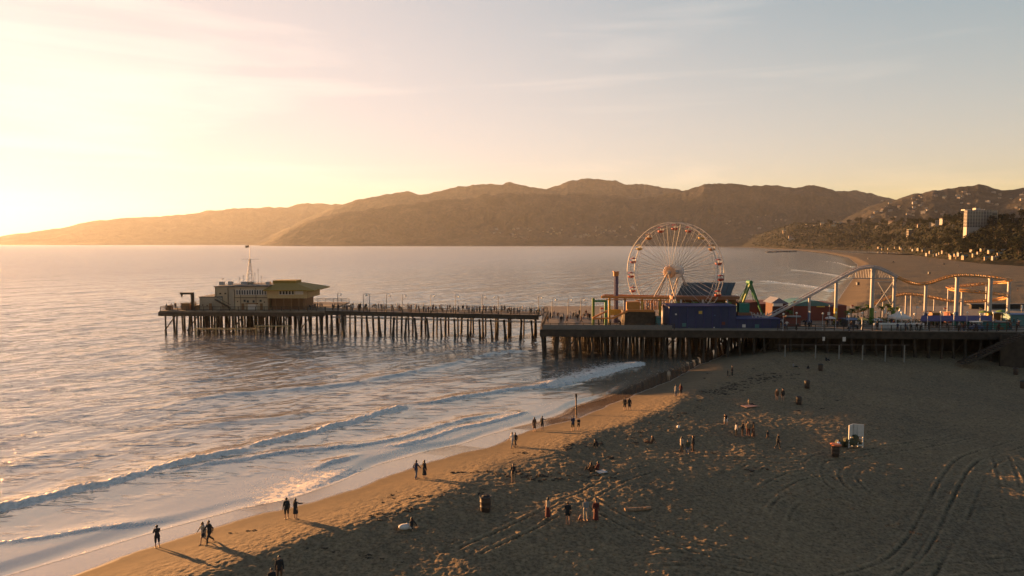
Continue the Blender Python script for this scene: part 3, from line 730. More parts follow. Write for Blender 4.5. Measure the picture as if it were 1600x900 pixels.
# dark boarding added behind the front piles to black out the space below
m = MB(); m.box((92, 141.6, 2.2), (80, .4, 7.0)); m.build('blackout_boards', PILE, pier)
m = MB()
for i in range(28): m.box((53 + i * 2.8, 141.3, 2.2), (.3, .3, 7.0))
m.build('blackout_studs', TIMBER, pier)

# white pipe rail on the sand under the pier edge
y0 = 132.2
fr = thing('pipe_rail', (70, y0, 0), 'white posts carrying one thin rail on the sand below the pier edge', 'rail')
pts_ = [(x, on_plane(x, 540, 0.4)) for x in (1230, 1278, 1315, 1352, 1388, 1418)]
for i, (x, p) in enumerate(pts_):
    xx = (x - CX) / FPX * y0; g = zg(xx, y0)
    MB().tube((xx, y0, g - .3), (xx, y0, 3.75), .13, .11).build('post', mat('worn_grey_paint', (.17, .165, .15), .7), fr)
MB().tube(((1215 - CX) / FPX * y0, y0, 3.82), ((1425 - CX) / FPX * y0, y0, 3.78), .07).build('rail', mat('rusty_pipe', (.07, .05, .04), .7), fr)

# timber stair from the deck down to the sand, right of the frame centre
st = thing('beach_staircase', (88, 130, 0), 'dark timber staircase and boarded wall going down from the deck to the sand', 'staircase')
m = MB()
n = 20
for i in range(n):
    t = i / (n - 1); x = 84 + 11 * t; z = .6 + (DZ - .6) * t
    m.box((x, 130.4, z), (.62, 2.2, .12))
m.build('tread', PILE, st)
m = MB(); m.bar((84, 129.2, .6), (95.4, 129.2, DZ), .12, .4); m.bar((84, 131.6, .6), (95.4, 131.6, DZ), .12, .4); m.build('stringer', PILE, st)
m = MB(); m.bar((84, 129.15, 1.7), (95.4, 129.15, DZ + 1.1), .1, .1)
for i in range(7): m.box((84 + 1.9 * i, 129.15, 1.1 + .9 * i), (.1, .1, 1.2))
m.build('handrail', TIMBER, st)
MB().box((106, 132.4, 2.4), (27, .3, 6.6)).build('board_wall', PILE, st)

# ------------------------------------------------------------------ harbour office at the end
def windows(parent, x0, x1, z0, z1, y, n, gap=.25, frame_m=WHITE, mt=GLASS):
    wd = (x1 - x0) / n
    for i in range(n):
        c = x0 + wd * (i + .5); f = MB()
        w2 = wd * (1 - gap) / 2; zc = (z0 + z1) / 2; h = z1 - z0
        for dx_ in (-w2, w2): f.box((c + dx_, y - .04, zc), (.08, .12, h))
        for z in (z0, z1): f.box((c, y - .04, z), (2 * w2 + .08, .12, .08))
        fo = f.build('window', frame_m, parent)
        MB().box((c, y - .015, zc), (2 * w2 - .06, .05, h - .06)).build('pane', mt, fo)
wx = lambda px, Y: (px - CX) / FPX * Y
wz = lambda py, Y: at(CX, py, Y).z
YO = 179.0
off_ = thing('harbor_office', (wx(365, YO), YO + 6, DZ), 'pale grey two storey harbour office with outside stair at the end of the pier', 'building')
X0, X1, X2, X3 = wx(308, YO), wx(331, YO), wx(364, YO), wx(417, YO)
Z1, Z2, Z3 = wz(465, YO), wz(449, YO), wz(452, YO)
def wall_box(x0, x1, z0, z1, y0, y1): return MB().box(((x0 + x1) / 2, (y0 + y1) / 2, (z0 + z1) / 2), (x1 - x0, y1 - y0, z1 - z0))
wall_box(X0, X1 + 2, DZ, Z1, YO + .8, YO + 12).build('low_wing', GREYW, off_)
wall_box(X1, X2 + .3, DZ, Z2, YO + 1.4, YO + 13).build('stair_wing', CREAM, off_)
wall_box(X2 + .3, X3, DZ, Z2 + .2, YO, YO + 13).build('main_block', CREAM, off_)
m = wall_box(X1 - .2, X2 + .3, Z2, Z2 + .22, YO + 1.2, YO + 13.2); m.box(((X2 + X3) / 2 + .2, YO + 6.4, Z2 + .35), (X3 - X2 + .4, 13.5, .3)); m.box(((X0 + X1) / 2 + .9, YO + 6.4, Z1 + .1), (X1 - X0 + 2.1, 11.5, .2))
m.build('roof', SLATE, off_)
windows(off_, X2 + .6, X3 - .2, wz(460.5, YO), wz(453, YO), YO - .05, 12, .28)
m = MB(); m.bar((X1 + .5, YO + .3, wz(468, YO)), (X1 + 4.5, YO + .3, DZ + .4), 1.0, .16); m.bar((X1 + .5, YO - .2, wz(462, YO)), (X1 + 4.6, YO - .2, DZ + 1.3), .07, .07)
m.build('outside_stair', TIMBER, off_)
for px in (327, 378, 407):
    wall_box(wx(px - 2, YO), wx(px + 2.2, YO), DZ, wz(474, YO), YO - .06, YO + .1).build('door', BROWN, off_)
wall_box(wx(386, YO), wx(400, YO), DZ, wz(475, YO), YO - .09, YO + .1).build('roll_shutter', WHITE, off_)
m = MB()
for px, py in ((381, 470), (386, 471), (395, 471), (406, 470)): m.box((wx(px, YO), YO - .04, wz(py, YO)), (.5, .1, .55))
m.build('sign_board', DARK, off_)
wall_box(wx(356, YO), wx(364, YO), DZ + .2, wz(453, YO), YO + .35, YO + 1.5).build('stair_tower', GREYW, off_)

for px, py, w_, h_ in ((312, 476, 2.0, 2.2), (319, 477, 2.0, 2.0), (338, 458, 3.0, 2.5), (346, 458, 3.0, 2.5), (341, 474, 2.0, 2.4), (369, 470, 1.6, 2.0), (411, 471, 2.0, 2.0)):
    yy = YO + (.8 if px < 331 else 1.4 if px < 364 else 0)
    f_ = wall_box(wx(px, YO), wx(px + w_, YO), wz(py + h_, YO), wz(py, YO), yy - .07, yy + .05).build('window', BROWN, off_); wall_box(wx(px + .3, YO), wx(px + w_ - .3, YO), wz(py + h_ - .3, YO), wz(py + .3, YO), yy - .1, yy + .02).build('pane', GLASS, f_)
for px, w_ in ((336, 1.2), (350, 1.0), (372, 1.5), (410, 1.1)):
    MB().box((wx(px, YO), YO + 4, Z2 + .8), (w_, 1.0, .9)).build('vent_box', GREY, off_)
for px in (333, 352, 375, 399): MB().tube((wx(px, YO), YO + (1.25 if px < 364 else -.1), DZ), (wx(px, YO), YO + (1.25 if px < 364 else -.1), Z2 - .2), .06, .06, 6).build('drain_pipe', TIMBER, off_)
wall_box(wx(366, YO), wx(417, YO), wz(465.5, YO), wz(464.7, YO), YO - .35, YO).build('ledge', TIMBER, off_)
wall_box(wx(384, YO), wx(402, YO), wz(474.6, YO), wz(473.6, YO), YO - 1.0, YO).build('awning', mat('faded_awning', (.2, .1, .05), .8), off_)
mast_ = thing('signal_mast', (wx(390.5, YO), YO + 5, Z2 + .35), 'tall lattice signal mast with yardarm and flag on the harbour office roof', 'mast')
mx_ = wx(390.5, YO + 5); zt = wz(383, YO + 5); zm = wz(405, YO + 5)
m = MB()
for a in range(4):
    dx_, dy_ = ((-1, -1), (1, -1), (1, 1), (-1, 1))[a]
    m.tube((mx_ + dx_ * .75, YO + 5 + dy_ * .75, Z2 + .4), (mx_ + dx_ * .12, YO + 5 + dy_ * .12, zm), .045, .035, 6)
for k in range(6):
    t = k / 6; r = .75 * (1 - t) + .12 * t; z = Z2 + .4 + (zm - Z2 - .4) * t
    for a in range(4):
        c = ((-1, -1), (1, -1), (1, 1), (-1, 1)); p, q = c[a], c[(a + 1) % 4]
        m.bar((mx_ + p[0] * r, YO + 5 + p[1] * r, z), (mx_ + q[0] * r * .9, YO + 5 + q[1] * r * .9, z + .9), .04, .04)
m.build('lattice', DARK, mast_)
MB().tube((mx_, YO + 5, zm - 1), (mx_, YO + 5, zt), .07, .03, 6).build('pole', GREY, mast_)
MB().tube((mx_ - 2.2, YO + 5, zm), (mx_ + 2.6, YO + 5, zm), .05, .05, 6).build('yardarm', WHITE, mast_)
m = MB()
for i in range(6): m.box((mx_ - .15 - .17 * i, YO + 5 + .05 * math.sin(i * 1.3), zt - .3 - .03 * i), (.18, .03, .55))
m.build('flag', DARK, mast_)
m = MB(); m.lathe((mx_, YO + 5, Z2 + .5), [(.9, 0), (.9, .6), (.5, .7)], 10); m.build('mast_house', GREYW, mast_)
rnd = random.Random(3)
for i, px in enumerate((357, 360, 374, 380, 398, 403, 408)):
    x = wx(px, YO + 4); h = (1.0, 1.0, 2.0, 2.6, 3.2, 4.2, 2.4)[i]
    t = thing('roof_aerial', (x, YO + 4, Z2 + .35), f"thin {'tall' if h > 2.3 else 'short'} aerial, {ORD[i]} from the left on the harbour office roof", 'aerial', 'aerials on the harbour office roof')
    MB().tube((x, YO + 4, Z2 + .4), (x, YO + 4, Z2 + .4 + h), .045, .025, 5).build('rod', DARK, t)
    m = MB()
    for k in range(3): m.bar((x - .35 + .06 * k, YO + 4, Z2 + .3 + h - .25 * k), (x + .35 - .06 * k, YO + 4, Z2 + .3 + h - .25 * k), .035, .035)
    m.build('crossbar', DARK, t)

res = thing('restaurant_building', (wx(450, YO), YO + 6, DZ), 'two storey restaurant under a wide yellow overhanging roof on the pier end', 'building')
XA, XB = wx(417, YO), wx(479, YO); Zr = wz(452, YO)
wall_box(XA + .05, XB, DZ + 3.0, Zr, YO - .4, YO + 12).build('upper_storey', mat('tan_stucco', (.36, .26, .13), .8), res)
wall_box(XA + .4, XB - 1.5, DZ, DZ + 3.0, YO + 1.6, YO + 11).build('ground_storey', BROWN, res)
m = MB(); a = YO - 1.6; b = YO + 14; z = Zr
xa, xb = XA - .6, wx(493, YO)
xa2, xb2 = XA + 1.2, wx(457, YO)
P = [(xa, a, z - .1), (xb, a, z - .15), (xb, b, z - .1), (xa, b, z - .1), (xa2, YO + 3, z + 1.35), (xb2, YO + 3, z + 1.35), (xb2, YO + 9, z + 1.35), (xa2, YO + 9, z + 1.35)]
P += [(x, y, zz - .25) for x, y, zz in P[:4]]
m.add(P, [(0, 1, 5, 4), (1, 2, 6, 5), (2, 3, 7, 6), (3, 0, 4, 7), (4, 5, 6, 7), (8, 9, 1, 0), (9, 10, 2, 1), (10, 11, 3, 2), (11, 8, 0, 3), (11, 10, 9, 8)])
m.build('yellow_roof', mat('ochre_shingles', (.22, .135, .025), .75, scale=4), res)
wall_box(wx(418, YO), wx(455, YO), z + 1.2, wz(438.5, YO + 3), YO + 3.6, YO + 8.4).build('roof_parapet', mat('ochre_shingles', (.42, .30, .05)), res)
windows(res, wx(461, YO), wx(474, YO), wz(459.5, YO), wz(453.5, YO), YO - .44, 4, .3, mt=mat('bright_window', (.5, .46, .4), .1, spec=.8))
windows(res, wx(436, YO), wx(460, YO), wz(460, YO), wz(454, YO), YO - .44, 5, .2)
m = MB()
for px in (419, 430, 442, 454, 466, 478): m.box((wx(px, YO), YO - .2, DZ + 1.5), (.3, .3, 3.0))
m.build('column', BROWN, res)
cr_ = thing('davit_crane', (wx(298, 178), 178.5, DZ), 'boat hoist crane with a square arm on the far left end of the pier', 'crane')
xc = wx(298, 178); zt = wz(459, 178)
MB().box((xc, 178.5, (DZ + zt) / 2), (.65, .65, zt - DZ)).build('column', TIMBER, cr_)
MB().box((xc - 1.4, 178.5, zt + .05), (3.4, .5, .5)).build('arm', TIMBER, cr_)
m = MB(); m.box((xc - 2.7, 178.5, zt - .45), (.35, .35, .6)); m.tube((xc - 2.7, 178.5, zt - .2), (xc - 2.7, 178.5, zt - 1.2), .04); m.build('hook', DARK, cr_)
for i, (px, w_, h, nm, lb) in enumerate(((261, 1.4, 1.0, 'bait_locker', 'low brown locker'), (288, 2.0, 1.6, 'storage_crate', 'brown crate left of the crane'), (303, 1.6, 1.1, 'storage_crate', 'small brown crate right of the crane'))):
    x = wx(px, 179); t = thing(nm, (x, 179.5, DZ), f'{lb} on the bare left end of the pier deck', 'crate')
    MB().box((x, 179.5, DZ + h / 2), (w_, 1.2, h)).build('body', BROWN, t); MB().box((x, 179.5, DZ + h + .05), (w_ + .15, 1.35, .1)).build('lid', TIMBER, t)

# ------------------------------------------------------------------ lamp posts
def lamp_proto(h=4.4):
    t = thing('lamp_post', (0, 0, -50), 'lamp', 'lamp post', 'lamp posts along the pier')
    m = MB(); m.lathe((0, 0, -50), [(.16, 0), (.16, .35), (.08, .5), (.055, h)], 8); m.build('pole', DARK, t)
    MB().path([(0, 0, -50 + h - .3), (.25, 0, -50 + h + .1), (.7, 0, -50 + h + .12), (.85, 0, -50 + h - .15)], .035, 6).build('arm', DARK, t)
    m = MB(); m.lathe((.85, 0, -50 + h - .55), [(.05, 0), (.19, .12), (.17, .34), (.04, .42)], 8); m.build('lantern', LAMPM, t)
    return t
lp = lamp_proto()
def walk_y(x): return 176.4 - (x + 47) / 53.5 * 10.8
LAMPS = [(520, 0), (563, 0), (573, 1), (601, 0), (627, 0), (673, 0), (712, 0), (754, 0), (779, 1), (840, 0), (863, 0), (888, 0), (908, 0)]
for i, (px, sd) in enumerate(LAMPS):
    x = wx(px, 172); y = walk_y(x) + .6
    if px > 845: x = wx(px, 160); y = 160
    if i == 0: o = lp; o.location = (x, y, DZ)
    else: o = copy_tree(lp, (x, y, DZ), rz=math.pi if sd else 0)
    o['label'] = f'thin dark lamp post, {ORD[i]} from the harbour end along the pier walkway'

# ------------------------------------------------------------------ ferris wheel
WY = 151.0
WC = at(1053, 425, WY); WR = 10.55; YAW = R(40)
fw = thing('ferris_wheel', (WC.x, WC.y, DZ), 'large white ferris wheel with red and yellow gondolas on the pier', 'ferris wheel')
nrm = Vector((-math.sin(YAW), -math.cos(YAW), 0)); ux = Vector((math.cos(YAW), -math.sin(YAW), 0)); uz = Vector((0, 0, 1))
HW = 1.55
WHEELM = mat('wheel_white', (.46, .41, .36), .45)
def wp(r, a, d=0): return WC + (ux * math.cos(a) + uz * math.sin(a)) * r + nrm * d
for d in (HW, -HW):
    m = MB()
    m.path([wp(WR, 2 * math.pi * i / 80, d) for i in range(80)], .09, 6, True)
    m.path([wp(WR - .75, 2 * math.pi * i / 80, d * .97) for i in range(80)], .035, 6, True)
    for i in range(80):
        m.bar(wp(WR, 2 * math.pi * i / 80, d), wp(WR - .75, 2 * math.pi * (i + .5) / 80, d * .97), .025, .025)
    m.build('rim', WHEELM, fw)
for d in (HW, -HW):
    for i in range(20):
        m = MB(); a = 2 * math.pi * (i + .5) / 20
        for q in (-.055, .055): m.tube(wp(.9, a + q * 4, d * 1.25), wp(WR - .1, a + q, d), .034, .03, 5)
        m.build('spoke', WHEELM, fw)
m = MB()
for i in range(20): a = 2 * math.pi * i / 20; m.tube(wp(WR - .05, a, HW), wp(WR - .05, a, -HW), .05, .05, 6); m.tube(wp(WR - .05, a + .157, HW), wp(WR - .05, a + .157, -HW), .035, .035, 5)
m.build('rung', WHEELM, fw)
for d, mt in ((HW * 1.45, mat('hub_orange', (.55, .30, .16), .5)), (-HW * 1.45, WHITE)):
    m = MB(); m.tube(wp(0, 0, d), wp(0, 0, d * .72), 1.25, 1.25, 20)
    for i in range(20): a = 2 * math.pi * i / 20; m.tube(wp(.9, a, d), wp(1.75, a, d * .8), .09, .06, 5)
    m.build('hub_plate', mt, fw)
MB().tube(wp(0, 0, HW * 1.6), wp(0, 0, -HW * 1.6), .42, .42, 12).build('axle', GREY, fw)
for d in (HW * 1.75, -HW * 1.75):
    for sx in (-1, 1):
        ft = WC + ux * sx * 5.0 + nrm * (d * 2.0); ft.z = DZ
        m = MB(); m.tube(ft, wp(0, 0, d), .17, .13, 8)
        ft2 = WC + ux * sx * 3.4 + nrm * (d * 1.9); ft2.z = DZ; m.tube(ft2, wp(0, 0, d), .11, .09, 8)
        for k in range(1, 6):
            t = k / 6; m.bar(ft.lerp(wp(0, 0, d), t), ft2.lerp(wp(0, 0, d), t), .07, .07)
        m.build('support_leg', mat('leg_tan', (.34, .26, .19), .5), fw)
GC = [mat('gondola_red', (.28, .05, .03), .4), mat('gondola_yellow', (.38, .25, .05), .4), mat('gondola_brown', (.30, .14, .04), .45), mat('gondola_red', (.28, .05, .03))]
for i in range(20):
    a = 2 * math.pi * i / 20; p = wp(WR - .05, a); c = p - Vector((0, 0, 1.05))
    m = MB(); m.lathe((c.x, c.y, c.z - .55), [(.2, 0), (.52, .10), (.70, .34), (.72, .52), (.66, .54), (.60, .34), (.2, .25)], 14)
    g = m.build('gondola', GC[(i * 3 + i // 5) % 4], fw)
    m = MB(); m.lathe((c.x, c.y, c.z + .50), [(.70, 0), (.58, .12), (.3, .24), (.05, .3)], 14); m.build('canopy', GC[(i * 3 + i // 5) % 4], g)
    m = MB(); m.tube((c.x, c.y, c.z - .4), (c.x, c.y, c.z + 1.1), .05)
    for k in range(4): m.tube((c.x + .6 * math.cos(k * 1.571), c.y + .6 * math.sin(k * 1.571), c.z - .1), (c.x + .52 * math.cos(k * 1.571), c.y + .52 * math.sin(k * 1.571), c.z + .6), .03, .03, 5)
    m.build('hanger', GREY, g)

# ------------------------------------------------------------------ roller coaster
rc = thing('roller_coaster', (at(1400, 500, 150).x, 152, DZ), 'roller coaster with grey lift hill, white columns and orange looping track', 'roller coaster')
def crv(pts, n=8):
    P = [at(*p) for p in pts]; Q = [2 * P[0] - P[1]] + P + [2 * P[-1] - P[-2]]; S = []
    for a, b, c, d in zip(Q, Q[1:], Q[2:], Q[3:]):
        for k in range(n):
            t = k / n; S.append(0.5 * ((2 * b) + (-a + c) * t + (2 * a - 5 * b + 4 * c - d) * t * t + (-a + 3 * b - 3 * c + d) * t ** 3))
    return S + [P[-1]]
def track(pts, mt, nm, spine=.17, rail=.065, gauge=.5, ties=True):
    m = MB(); S = crv(pts); m.path(S, spine, 8); lo, ro = [], []
    for i, p in enumerate(S):
        d = (S[min(i + 1, len(S) - 1)] - S[max(i - 1, 0)]).normalized(); u = d.cross(Vector((0, 0, 1))).normalized(); v = u.cross(d).normalized()
        if v.z < 0: v = -v
        lo.append(p + u * gauge + v * .42); ro.append(p - u * gauge + v * .42)
        if ties and i % 2 == 0: m.bar(p, lo[-1], .09, .09); m.bar(p, ro[-1], .09, .09)
    m.path(lo, rail, 6); m.path(ro, rail, 6)
    m.build(nm, mt, rc)
LIFT = [(1196, 499, 143), (1215, 489, 144), (1240, 476, 145), (1265, 462.5, 146), (1300, 443, 148), (1325, 429, 149), (1342, 421, 150), (1358, 418, 150), (1372, 420, 150), (1388, 427, 150), (1402, 434, 149.5)]
track(LIFT, mat('lift_grey', (.33, .30, .29), .5), 'lift_track', .27, .09, .55)
ORG = mat('orange_track', (.40, .20, .055), .4)
UPPER = [(1402, 434, 149.5), (1412, 439, 149), (1424, 443.5, 149), (1437, 445, 149), (1455, 442.5, 148), (1470, 437.5, 147.5), (1488, 432.5, 147), (1512, 431, 147), (1542, 433.5, 147.5), (1566, 436.5, 150), (1577, 439.5, 156), (1573, 442, 162), (1550, 443.5, 166), (1520, 446, 167), (1495, 448.5, 165), (1482, 451, 160), (1490, 454, 155), (1515, 456, 152), (1545, 459, 151), (1568, 462, 153), (1574, 465.5, 158), (1562, 468.5, 163), (1538, 471, 164), (1510, 472.5, 162), (1485, 471, 160), (1462, 467, 158), (1440, 462.5, 158), (1418, 460.5, 158), (1400, 463, 158), (1382, 469, 158), (1366, 476, 158), (1352, 484, 158), (1335, 488, 157), (1300, 489, 156)]
track(UPPER, ORG, 'track')
COLS = [(1265, 465, 146, .25, BLUE, 487), (1307, 442, 148.4, .33, YELLOW, 481), (1364, 421, 150, .42, LGREEN, 481), (1398, 434, 149.7, .34, LGREEN, 485), (1447, 446, 148.6, .32, BLUE, 489), (1496, 434, 147, .41, BLUE, 487), (1548, 436, 148, .42, YELLOW, 487), (1577, 442, 156, .36, YELLOW, 487),
        (1416, 463, 158, .2, WHITE, 0), (1424, 463, 158, .16, WHITE, 0), (1482, 453, 160, .19, WHITE, 0), (1504, 457, 154, .3, WHITE, 0), (1542, 446, 166, .23, WHITE, 0), (1380, 472, 158, .16, WHITE, 0), (1460, 469, 158, .16, WHITE, 0)]
for px, py, Y, r, bm_, by in COLS:
    p = at(px, py, Y); m = MB(); m.tube((p.x, p.y, DZ), (p.x, p.y, p.z), r, r * .95, 14); m.tube((p.x, p.y, p.z - .1), (p.x, p.y, p.z + .15), r * 1.15, r * 1.15, 14)
    c = m.build('column', mat('column_white', (.26, .25, .24), .5), rc)
    if by: MB().tube((p.x, p.y, DZ), (p.x, p.y, wz(by, Y)), r * 1.06, r * 1.06, 14).build('painted_base', bm_, c)
m = MB()                                    # crest truss
ch0, ch1 = at(1318, 434.5, 149), at(1402, 435.5, 150); S = crv(LIFT)
m.tube(ch0, ch1, .09)
for i in range(22):
    t = i / 21; q = ch0.lerp(ch1, t); b_ = min(S, key=lambda p: abs(p.x - q.x)); c_ = min(S, key=lambda p: abs(p.x - q.x - .55))
    m.bar(q, b_, .06, .06); m.bar(q, c_, .05, .05)
m.build('crest_truss', mat('column_white', (.62, .60, .58)), rc)
m = MB(); m.bar(at(1368, 479, 150), at(1396, 440, 150), .14, .14); m.bar(at(1372, 441, 150), at(1394, 479, 150), .14, .14); m.bar(at(1364, 440, 150), at(1398, 440, 150), .1, .1); m.build('cross_brace', mat('column_white', (.62, .60, .58)), rc)
m = MB()
for i in range(9): a = at(1178 + i * 2.6, 490 + (i % 3), 142); m.bar((a.x, a.y, a.z - 1.4), (a.x + .5 * ((i % 2) * 2 - 1), a.y + .3, a.z + .3), .12, .12)
m.bar(at(1176, 491, 142), at(1200, 497, 142), .15, .15); m.bar(at(1178, 500, 142), at(1202, 501, 142), .15, .15)
m.build('lift_cage', mat('lift_grey', (.33, .30, .29)), rc)
# ------------------------------------------------------------------ rides, stalls and buildings on the deck
def pbox(m, x0, y0, x1, y1, Y, depth, z0=None):
    """box whose near face spans the pixels x0..x1, y0..y1 at distance Y"""
    a = at(x0, y0, Y); b = at(x1, y1, Y); zb = b.z if z0 is None else z0
    m.box(((a.x + b.x) / 2, Y + depth / 2, (a.z + zb) / 2), (b.x - a.x, depth, a.z - zb)); return m
def base(px, Y, z=DZ): return (wx(px, Y), Y, z)

t = thing('amusement_hall', base(1130, 141), 'violet blue windowless hall with a lower right end at the pier edge', 'building')
pbox(MB(), 1046, 479, 1150, 519, 140.6, 5.5, DZ).build('tall_section', BLUEW, t)
pbox(MB(), 1150.2, 499, 1219, 519, 140.6, 5.0, DZ).build('low_section', BLUEW, t)
m = MB(); pbox(m, 1045, 477.5, 1151, 479.3, 140.3, 6.0); pbox(m, 1150.4, 497.6, 1220, 499.3, 140.3, 5.6); m.build('roof_edge', mat('dark_violet_trim', (.03, .03, .10), .6), t)
m = MB()
for i in range(14):
    px = 1048 + i * 13; pbox(MB(), px, 480 if px < 1148 else 500, px + .6, 518, 140.5, .1).build('panel_seam', mat('dark_violet_trim', (.02, .02, .05)), t)
for px, py, s_, mt in ((1055, 490, 2.6, CANVAS), (1116, 492, 2, BLUE), (1066, 505, 6, TEAL), (1092, 486, 5, YELLOW), (1128, 503, 5, DKRED), (1160, 507, 5, CANVAS), (1180, 507, 6, TEAL), (1075, 512, 3, TEAL), (1115, 511, 2, CANVAS), (1202, 514, 3.5, CANVAS), (1212, 516, 3.2, CANVAS)):
    pbox(MB(), px, py, px + s_, py + s_ * .9, 140.42, .12).build('notice_board', mt, t)

t = thing('picnic_shelter', base(1104, 150), 'dark ribbed sloping roof on posts right of the ferris wheel hub', 'shelter')
a, b = at(1068, 441.5, 154), at(1149, 441.5, 154); c, d = at(1141, 461.5, 149), at(1058, 461.5, 149)
MB().prism([a, b, c, d], (0, 0, -.25)).build('roof', SLATE, t)
m = MB()
for i in range(10): k = i / 9; p = a.lerp(b, k); q = d.lerp(c, k); m.bar(p + Vector((0, 0, .06)), q + Vector((0, 0, .06)), .12, .12)
m.build('roof_rib', DARK, t)
for px in (1064, 1098, 1136):
    MB().box((wx(px, 149.5), 149.6, (DZ + wz(462, 149.5)) / 2), (.3, .3, wz(462, 149.5) - DZ)).build('post', WHITE, t)
for px in (1072, 1142):
    MB().box((wx(px, 154), 153.6, (DZ + wz(444, 154)) / 2), (.3, .3, wz(444, 154) - DZ)).build('post', GREY, t)
t = thing('game_stand', base(1100, 147), 'long rust red counter roof below the dark sloping shelter', 'stand')
pbox(MB(), 1051, 463, 1156, 468, 146.5, 3.0).build('fascia', mat('rust_paint', (.20, .085, .04), .6), t)
pbox(MB(), 1055, 468.2, 1150, 484, 149.0, .3, DZ).build('back_wall', BROWN, t)
for px in (1063, 1097, 1135): pbox(MB(), px, 467, px + 2.4, 482, 146.6, .3, DZ).build('post', CANVAS, t)
m = MB()
for i in range(7): pbox(m, 1056 + i * 13, 472 + (i % 2), 1065 + i * 13, 477, 147, 1.2)
m.build('counter_prizes', LGREEN, t)

t = thing('drop_tower', base(963, 150), 'slim blue drop tower with an orange box on top, left of the wheel', 'ride')
z0, z1 = DZ, wz(431, 150); X_ = wx(963, 150); m = MB()
for sx in (-.34, .34):
    for sy in (-.34, .34): m.box((X_ + sx, 150 + sy, (z0 + z1) / 2), (.16, .16, z1 - z0))
for k in range(14):
    z = z0 + (z1 - z0) * k / 14
    for q in (-.34, .34): m.bar((X_ - .34, 150 + q, z), (X_ + .34, 150 + q, z + .6), .08, .08); m.bar((X_ + .34, 150 + q, z), (X_ - .34, 150 + q, z + .6), .08, .08)
m.box((X_, 150, (z0 + z1) / 2), (.36, .36, z1 - z0)); m.build('lattice', mat('tower_violet', (.05, .05, .12), .5), t)
m = MB(); pbox(m, 959.3, 425, 966.8, 431.5, 149.5, 1.0); pbox(m, 958.6, 424, 967.5, 425.3, 149.4, 1.2); m.build('head_box', ORANGE, t)
m = MB(); m.box((X_, 149.6, z0 + 2.5), (2.6, .8, .9)); m.box((X_, 149.2, z0 + 1.9), (2.6, .5, .3)); m.build('seat_carriage', YELLOW, t)

t = thing('elevated_ride_deck', base(985, 148), 'orange and yellow elevated ride frame at the left foot of the wheel', 'ride')
m = MB(); m.bar(at(940, 464, 146), at(1046, 466, 146), .5, .5); m.bar(at(944, 461, 152), at(1046, 463, 152), .35, .35); m.bar(at(940, 464, 146), at(944, 461, 152), .35, .35); m.bar(at(946, 468, 146), at(1046, 469.5, 146), .18, .18); m.build('upper_beam', ORANGE, t)
for px in (951, 975, 1002, 1030): pbox(MB(), px, 466, px + 3, 491, 146.2, .4, DZ).build('post', YELLOW if px != 975 else BLUE, t)
m = MB(); m.bar(at(926, 497, 142), at(948, 486, 144), .25, .3); m.bar(at(926, 498, 142), at(958, 497, 141), .25, .3); m.bar(at(958, 497, 141), at(980, 486, 143), .3, .4); m.bar(at(980, 485, 143), at(1022, 486, 143), .35, .45); m.build('ramp_rail', ORANGE, t)
pbox(MB(), 979, 472, 1000, 485, 146.5, 3.0).build('ride_cabin', mat('amber_panel', (.35, .17, .04), .6), t)
pbox(MB(), 976, 487, 1024, 491, 143.2, 5, DZ).build('lower_platform', TIMBER, t)
m = MB()
for i in range(16): pbox(m, 1003 + i * 2.7, 468 + (i % 2), 1004.4 + i * 2.7, 484, 146.6 + (i % 3), .2)
m.build('fence_picket', mat('rust_paint', (.20, .085, .04)), t)

t = thing('green_gate', base(935, 145), 'light green square gate frame at the left corner of the ride deck', 'gate')
for px, mt in ((925.5, LGREEN), (945, mat('dark_green', (.05, .14, .04), .6))): pbox(MB(), px, 466 if px < 930 else 469, px + 3.6, 497, 145, .5, DZ).build('post', mt, t)
pbox(MB(), 929.4, 469, 944.8, 472, 145.05, .4).build('crossbeam', mat('dark_green', (.05, .14, .04)), t)

t = thing('pendulum_ride', base(1172, 150), 'green A-frame swinging ship ride right of the blue hall', 'ride')
ap = at(1171, 441, 150)
for q, (px, mt) in enumerate(((1148, LGREEN), (1197, GREEN))):
    for dy in (-1.6, 1.6):
        f = at(px, 493, 150 + dy); f.z = DZ; MB().bar(f, ap + Vector((0, dy * .5, 0)), .34, .34).build('leg', mt, t)
MB().tube(ap + Vector((0, -1.1, 0)), ap + Vector((0, 1.1, 0)), .42, .42, 12).build('top_bearing', GREEN, t)
m = MB(); c = at(1166, 480, 150); arc = []
for i in range(9): a_ = R(-52 + 13 * i); arc.append((c.x + 3.0 * math.sin(a_) , 149.0, c.z + 1.9 - 2.1 * math.cos(a_)))
m.prism(arc + [(arc[-1][0] + .1, 149, arc[-1][2] + .7), (c.x, 149, c.z + 1.1), (arc[0][0] - .1, 149, arc[0][2] + .7)], (0, 2.0, 0)); m.build('ship_hull', DKRED, t)
m = MB()
for sx in (-1.8, 1.8): m.bar((c.x + sx, 149.3, c.z + 1.2), ap, .1, .1); m.bar((c.x + sx, 150.7, c.z + 1.2), ap, .1, .1)
m.build('swing_arm', GREEN, t)
pbox(MB(), 1155, 474, 1171, 489, 147.5, 2.0, DZ).build('control_booth', mat('deep_green', (.02, .13, .10), .6), t)
pbox(MB(), 1153, 489, 1180, 494, 146.5, 3.0, DZ).build('platform', mat('rust_paint', (.20, .085, .04)), t)

